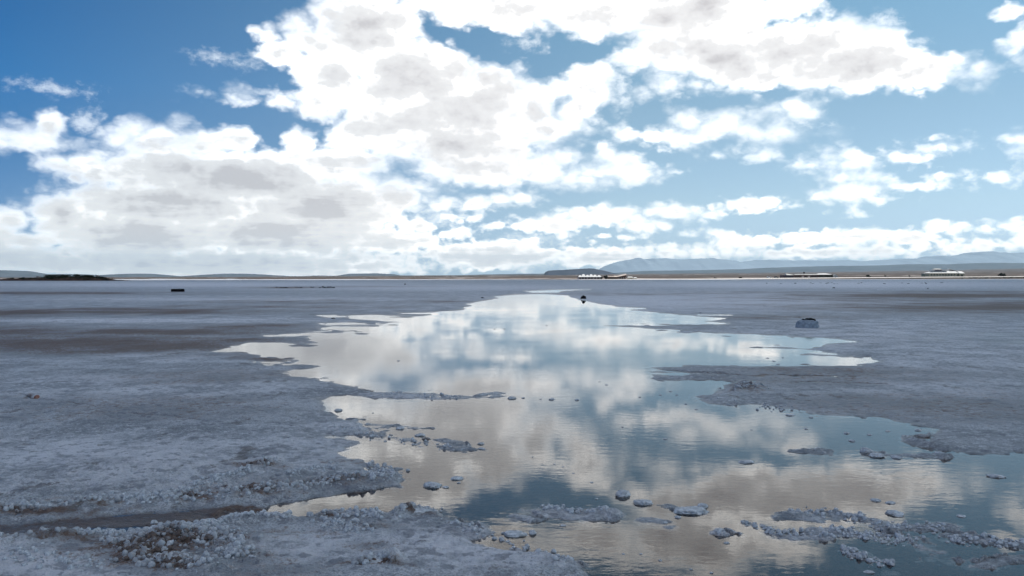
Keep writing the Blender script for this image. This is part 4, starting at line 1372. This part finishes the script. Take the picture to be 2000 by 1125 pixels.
for k, (px, py, w, h, lab) in enumerate(BIGS):
    if lab:
        clump(px, py, w, h, "salt_clump", M_CLUMP, lab, "salt clump", "salt clumps standing in the pool", 10 + k, sub=4)
SMALLS = [(1022, 778, 9, 3), (1078, 781, 12, 4), (1127, 782, 10, 4), (1056, 780, 4, 2), (1216, 835, 5, 2), (917, 873, 7, 3), (1185, 752, 6, 2), (1655, 847, 14, 4), (1700, 850, 10, 3), (1575, 838, 9, 3), (640, 842, 18, 4), (660, 803, 20, 6),
          (700, 830, 16, 4), (781, 838, 22, 6), (820, 852, 22, 6), (728, 807, 4, 2), (896, 944, 8, 3), (870, 953, 16, 4), (1068, 636, 5, 1.5), (966, 643, 5, 1.5), (985, 643, 6, 1.5), (778, 705, 6, 2), (1171, 746, 6, 1.5), (1300, 858, 10, 2.5), (1468, 840, 6, 2),
          (1310, 765, 7, 2), (1322, 772, 6, 2), (1290, 772, 6, 2), (1340, 790, 7, 2), (1360, 800, 7, 2), (1250, 776, 6, 2), (1500, 700, 7, 1.6), (1512, 706, 8, 1.6), (1530, 699, 6, 1.5), (1520, 712, 9, 2), (1620, 808, 8, 3), (1545, 812, 18, 4),
          (1585, 816, 10, 3), (1735, 843, 10, 3), (1770, 853, 16, 4), (1800, 862, 16, 4), (1665, 862, 14, 4), (1795, 841, 14, 5), (1156, 943, 8, 2.5), (1120, 925, 6, 2), (1083, 907, 5, 2), (1040, 893, 5, 2), (1100, 912, 5, 2), (1325, 1012, 16, 5),
          (1420, 1062, 12, 4), (1100, 1028, 14, 4), (1252, 1083, 7, 3), (1290, 1096, 9, 3), (1350, 1113, 7, 3), (1218, 1083, 8, 2), (1600, 877, 16, 3), (1560, 880, 14, 3), (1390, 1120, 9, 3), (1300, 1022, 12, 5), (1165, 975, 8, 3), (1700, 1120, 20, 5), (1880, 1010, 20, 4)]
for k, (px, py, w, h) in enumerate(SMALLS):
    clump(px, py, w, h, "salt_clump", M_CLUMP, "small low crumb of salt scattered in the shallow pool", "salt clump", "small salt crumbs in the pool", 60 + k, sub=3)

# heaps of broken crust along the wheel ruts: far too many to count
rr = np.random.RandomState(4)
protos = []
for k in range(8):
    me_ = lump_mesh(1, 1, 1, 500 + k, 2 if k else 3, knob=0.62, freq=2.3)
    if k == 0:
        bpy.data.meshes.remove(me_)
        me_ = lump_mesh(1, 1, 1, 500, 2, knob=0.45, freq=1.7)
    co = np.empty(len(me_.vertices) * 3, np.float32)
    me_.vertices.foreach_get('co', co)
    fc = np.empty(len(me_.polygons) * 3, np.int32)
    me_.polygons.foreach_get('vertices', fc)
    protos.append((co.reshape(-1, 3), fc.reshape(-1, 3)))
    bpy.data.meshes.remove(me_)
RUB = [(RIDGES[0][0], 7, 620, 1.0), (RIDGES[1][0], 7, 200, .9), (RIDGES[2][0], 6, 70, .8), (RIDGES[3][0], 7, 150, .8), (RIDGES[4][0], 6, 420, 1.0), (RIDGES[5][0], 15, 300, 1.0), (RIDGES[6][0], 14, 320, 1.05), (RIDGES[7][0], 10, 220, 1.0),
       (RIDGES[8][0], 14, 170, 1.0), (RIDGES[9][0], 8, 60, 1.0), (RIDGES[10][0], 6, 120, .9), (RIDGES[11][0], 6, 80, 1.0), (RIDGES[12][0], 8, 90, .8), (RIDGES[13][0], 5, 50, 1.0), (RIDGES[14][0], 5, 70, 1.0), (RIDGES[15][0], 4, 60, 0.9),
       ([(1062, 990), (1110, 998), (1185, 1002)], 6, 90, .8), ([(1540, 1000), (1640, 1004), (1740, 1030), (1850, 1034)], 8, 90, .8), ([(1600, 1030), (1700, 1046), (1800, 1060)], 9, 110, .8), ([(1450, 1020), (1530, 1042), (1620, 1048)], 6, 60, .8),
       ([(1640, 1070), (1700, 1095), (1740, 1100)], 6, 50, .9), ([(1850, 1055), (1960, 1062), (2060, 1070)], 7, 60, .9), ([(640, 838), (700, 846), (760, 858), (880, 872)], 6, 70, .8), ([(720, 905), (780, 930)], 8, 50, .8), ([(880, 1028), (1000, 1060), (1120, 1100)], 9, 60, .8),
       ([(0, 1090), (200, 1110)], 12, 50, .9), ([(1380, 780), (1450, 792), (1560, 800)], 5, 40, .8), ([(745, 771), (820, 774), (895, 775)], 3, 60, .8)]
VV, FF, AT, nv = [], [], [], 0
for pts, w, cnt, siz in RUB:
    P_ = np.array(pts, float)
    seg = np.hypot(np.diff(P_[:, 0]), np.diff(P_[:, 1]) * 3)
    cum = np.concatenate([[0], np.cumsum(seg)])
    nlump = vnoise(rr.uniform(0, 1, 1) * 0, rr.uniform(0, 1, 1), 0)
    for _ in range(int(cnt * 2.4)):
        t = rr.uniform(0, cum[-1])
        if vnoise(np.array([t / 28.0]), np.array([cnt * 1.0]), 8)[0] < rr.uniform(0.15, 0.6):
            t = rr.uniform(0, cum[-1])
        px_, py_ = np.interp(t, cum, P_[:, 0]) + rr.normal(0, w * 1.1), np.interp(t, cum, P_[:, 1]) + rr.normal(0, w * 0.6)
        g = ground_pt(px_, py_)
        if g.y < 3.2 or g.y > 40:
            continue
        sz = siz * (0.008 + 0.032 * rr.uniform() ** 2.4) * (1.0 + 0.02 * max(0, g.y - 6))
        co, fc = protos[rr.randint(8)]
        a = rr.uniform(0, 6.28)
        c_, s_2 = math.cos(a), math.sin(a)
        sx, sy, sz_ = sz * rr.uniform(.8, 1.3), sz * rr.uniform(.8, 1.3), sz * rr.uniform(.42, .85)
        x_, y_, z_ = co[:, 0] * sx, co[:, 1] * sy, co[:, 2] * sz_
        VV.append(np.stack([g.x + x_ * c_ - y_ * s_2, g.y + x_ * s_2 + y_ * c_, z_], -1))
        FF.append(fc + nv)
        AT.append((len(co), g.x, g.y, sz_, px_, py_))
        nv += len(co)
gx_ = np.array([a[1] for a in AT], np.float32)
gy_ = np.array([a[2] for a in AT], np.float32)
hz_, dt_, _, _ = salt_height(gx_, gy_, np.full(gx_.shape, 0.012, np.float32))
dcol = []
for k, a in enumerate(AT):
    VV[k][:, 2] += max(float(hz_[k]), -0.004) + a[3] * rr.uniform(-0.3, 0.30)
    dcol.append(np.full(a[0], float(np.clip(dt_[k], 0, 1) if hz_[k] > -0.004 else 0.15) * rr.uniform(0.2, 1.1) + rr.uniform(-.1, .15), np.float32))
m_r, n, out = material("rubble")
v = objco(n)
ad = attr(n, "dirt")
r1 = n.noise(v, 55.0, 5.0, 0.6)
cr = n.mix(n.mapr(r1, 0.38, 0.65), (0.44, 0.46, 0.50), (0.76, 0.79, 0.83))
dd_ = n.mapr(n.math('ADD', ad, n.math('MULTIPLY', n.math('SUBTRACT', r1, 0.5), 1.2)), 0.15, 0.75)
cr = n.mix(dd_, cr, n.mix(r1, (0.07, 0.050, 0.042), (0.21, 0.155, 0.13)))
principled(n, out, cr, 0.6, 0.35, bump(n, n.noise(v, 160.0, 4.0, 0.65), 0.004))
rub = link("salt_rubble", np_mesh("salt_rubble", np.vstack(VV), np.vstack(FF), True, {"dirt": np.concatenate(dcol)}), m_r)
tag(rub, "loose broken crumbs of salt crust heaped along the wheel ruts", "salt rubble", kind='stuff')

# dark clods on the far flat
for k in range(46):
    if k < 26:
        px = rnd.choice([rnd.uniform(538, 560), rnd.uniform(575, 590), rnd.uniform(606, 612), rnd.gauss(642, 10), rnd.gauss(642, 8)])
        py = 562 + rnd.uniform(-0.6, 0.8)
        w, h = rnd.uniform(3, 8), rnd.uniform(1.4, 3.4 if px > 620 else 2.0)
        lab, g = "dark clod of earth in the row across the far left flat", "row of dark clods on the far left flat"
    else:
        px = rnd.uniform(1480, 1870)
        py = 553.5 + rnd.uniform(-1.0, 1.2)
        w, h = rnd.uniform(3, 7), rnd.uniform(0.8, 1.5)
        lab, g = "dark clod of earth in the row across the far right flat", "row of dark clods on the far right flat"
    clump(px, py, w, h, "earth_clod", M_CLOD, lab, "clod", g, 200 + k, sub=2)
for k, (px, py, w, h, lab) in enumerate([(791, 556, 4, 2.5, "lone dark clod just beyond the row of clods at left"), (1629, 563, 5, 2.2, "lone dark clod on the pale flat right of centre"), (1813, 564.5, 4, 2, "lone dark clod on the pale flat near the right"),
                                         (942, 582.5, 6, 2.5, "dark clod on the left shore of the pool tip"), (1140, 591, 7, 2.5, "flat dark clod at the water edge below the black rock"), (650, 623.5, 9, 3, "blue-grey clod between two slivers of water"),
                                         (1368, 612, 4, 2, "tiny dark clod above the right arm of the pool"), (560, 794, 6, 3, "tiny black clod on the left salt crust")]):
    clump(px, py, w, h, "earth_clod", M_CLOD, lab, "clod", "lone clods on the flat", 300 + k, sub=3)

clump(1140, 584, 11, 9.5, "black_rock", M_CLOD, "black rounded rock on the salt beside the far tip of the pool", "rock", None, 401, sink=0.6, sub=4, knob=0.25)
clump(70, 779, 13, 8, "red_stone", M_RED, "small reddish stone lying on the cracked salt at the left", "stone", None, 402, sub=4, knob=0.3)

# white salt mound with dark cap
pm = ground_pt(1583, 642)
mm = pm.y / F_PX
sm_o = empty("salt_mound", (pm.x, pm.y + 0.2, 0.0), "white knee-high salt mound with a dark crusted top on the right flat", "salt mound")
body = lump_mesh(44 * mm, 38 * mm, 24 * mm, 5, 5, knob=0.12, freq=1.6, flat=0.45)
link("body", body, simple_mat("shade_toned_salt", (0.34, 0.40, 0.48), 0.35, 14.0, 0.7, 0.2, 0.004), sm_o)  # darker blue-grey paints the side turned from the sun into the body
for k, (dx, w, h) in enumerate([(-9, 5, 2.2), (-1, 8, 2.6), (5, 10, 3.2), (11, 7, 2.6)]):
    c = link("dark_crust", lump_mesh(w * mm, 16 * mm, h * mm, 20 + k, 4, knob=0.4), M_CLOD, sm_o)
    c.location = (dx * mm, 0.02, 17.6 * mm - abs(dx) * 0.14 * mm)

# black low block
pb = ground_pt(345.5, 570.2)
mb_ = pb.y / F_PX
blk = MB().box(-12 * mb_, 12 * mb_, 0, 0.5, -0.03, 5.8 * mb_).build("black_block", M_BLACK, None, bevel=0.045)
blk.location = (pb.x, pb.y, 0.005)
tag(blk, "plain black low rectangular block lying on the far left flat", "block")

# ------------------------------------------------------------------ air
HD = 3.4e-5
hz = MB().box(-34000, 34000, -1500, 36000, -3, 900)
hz_m, n, out = material("air")
pv_ = n.n.new('ShaderNodeVolumePrincipled')
pv_.inputs['Color'].default_value = (0.62, 0.84, 1.0, 1)
pv_.inputs['Density'].default_value = HD
pv_.inputs['Anisotropy'].default_value = 0.2
n.l.new(pv_.outputs[0], out.inputs['Volume'])
haze = hz.build("haze", hz_m)
tag(haze, "thin pale air over the whole flat", "haze", kind='stuff')
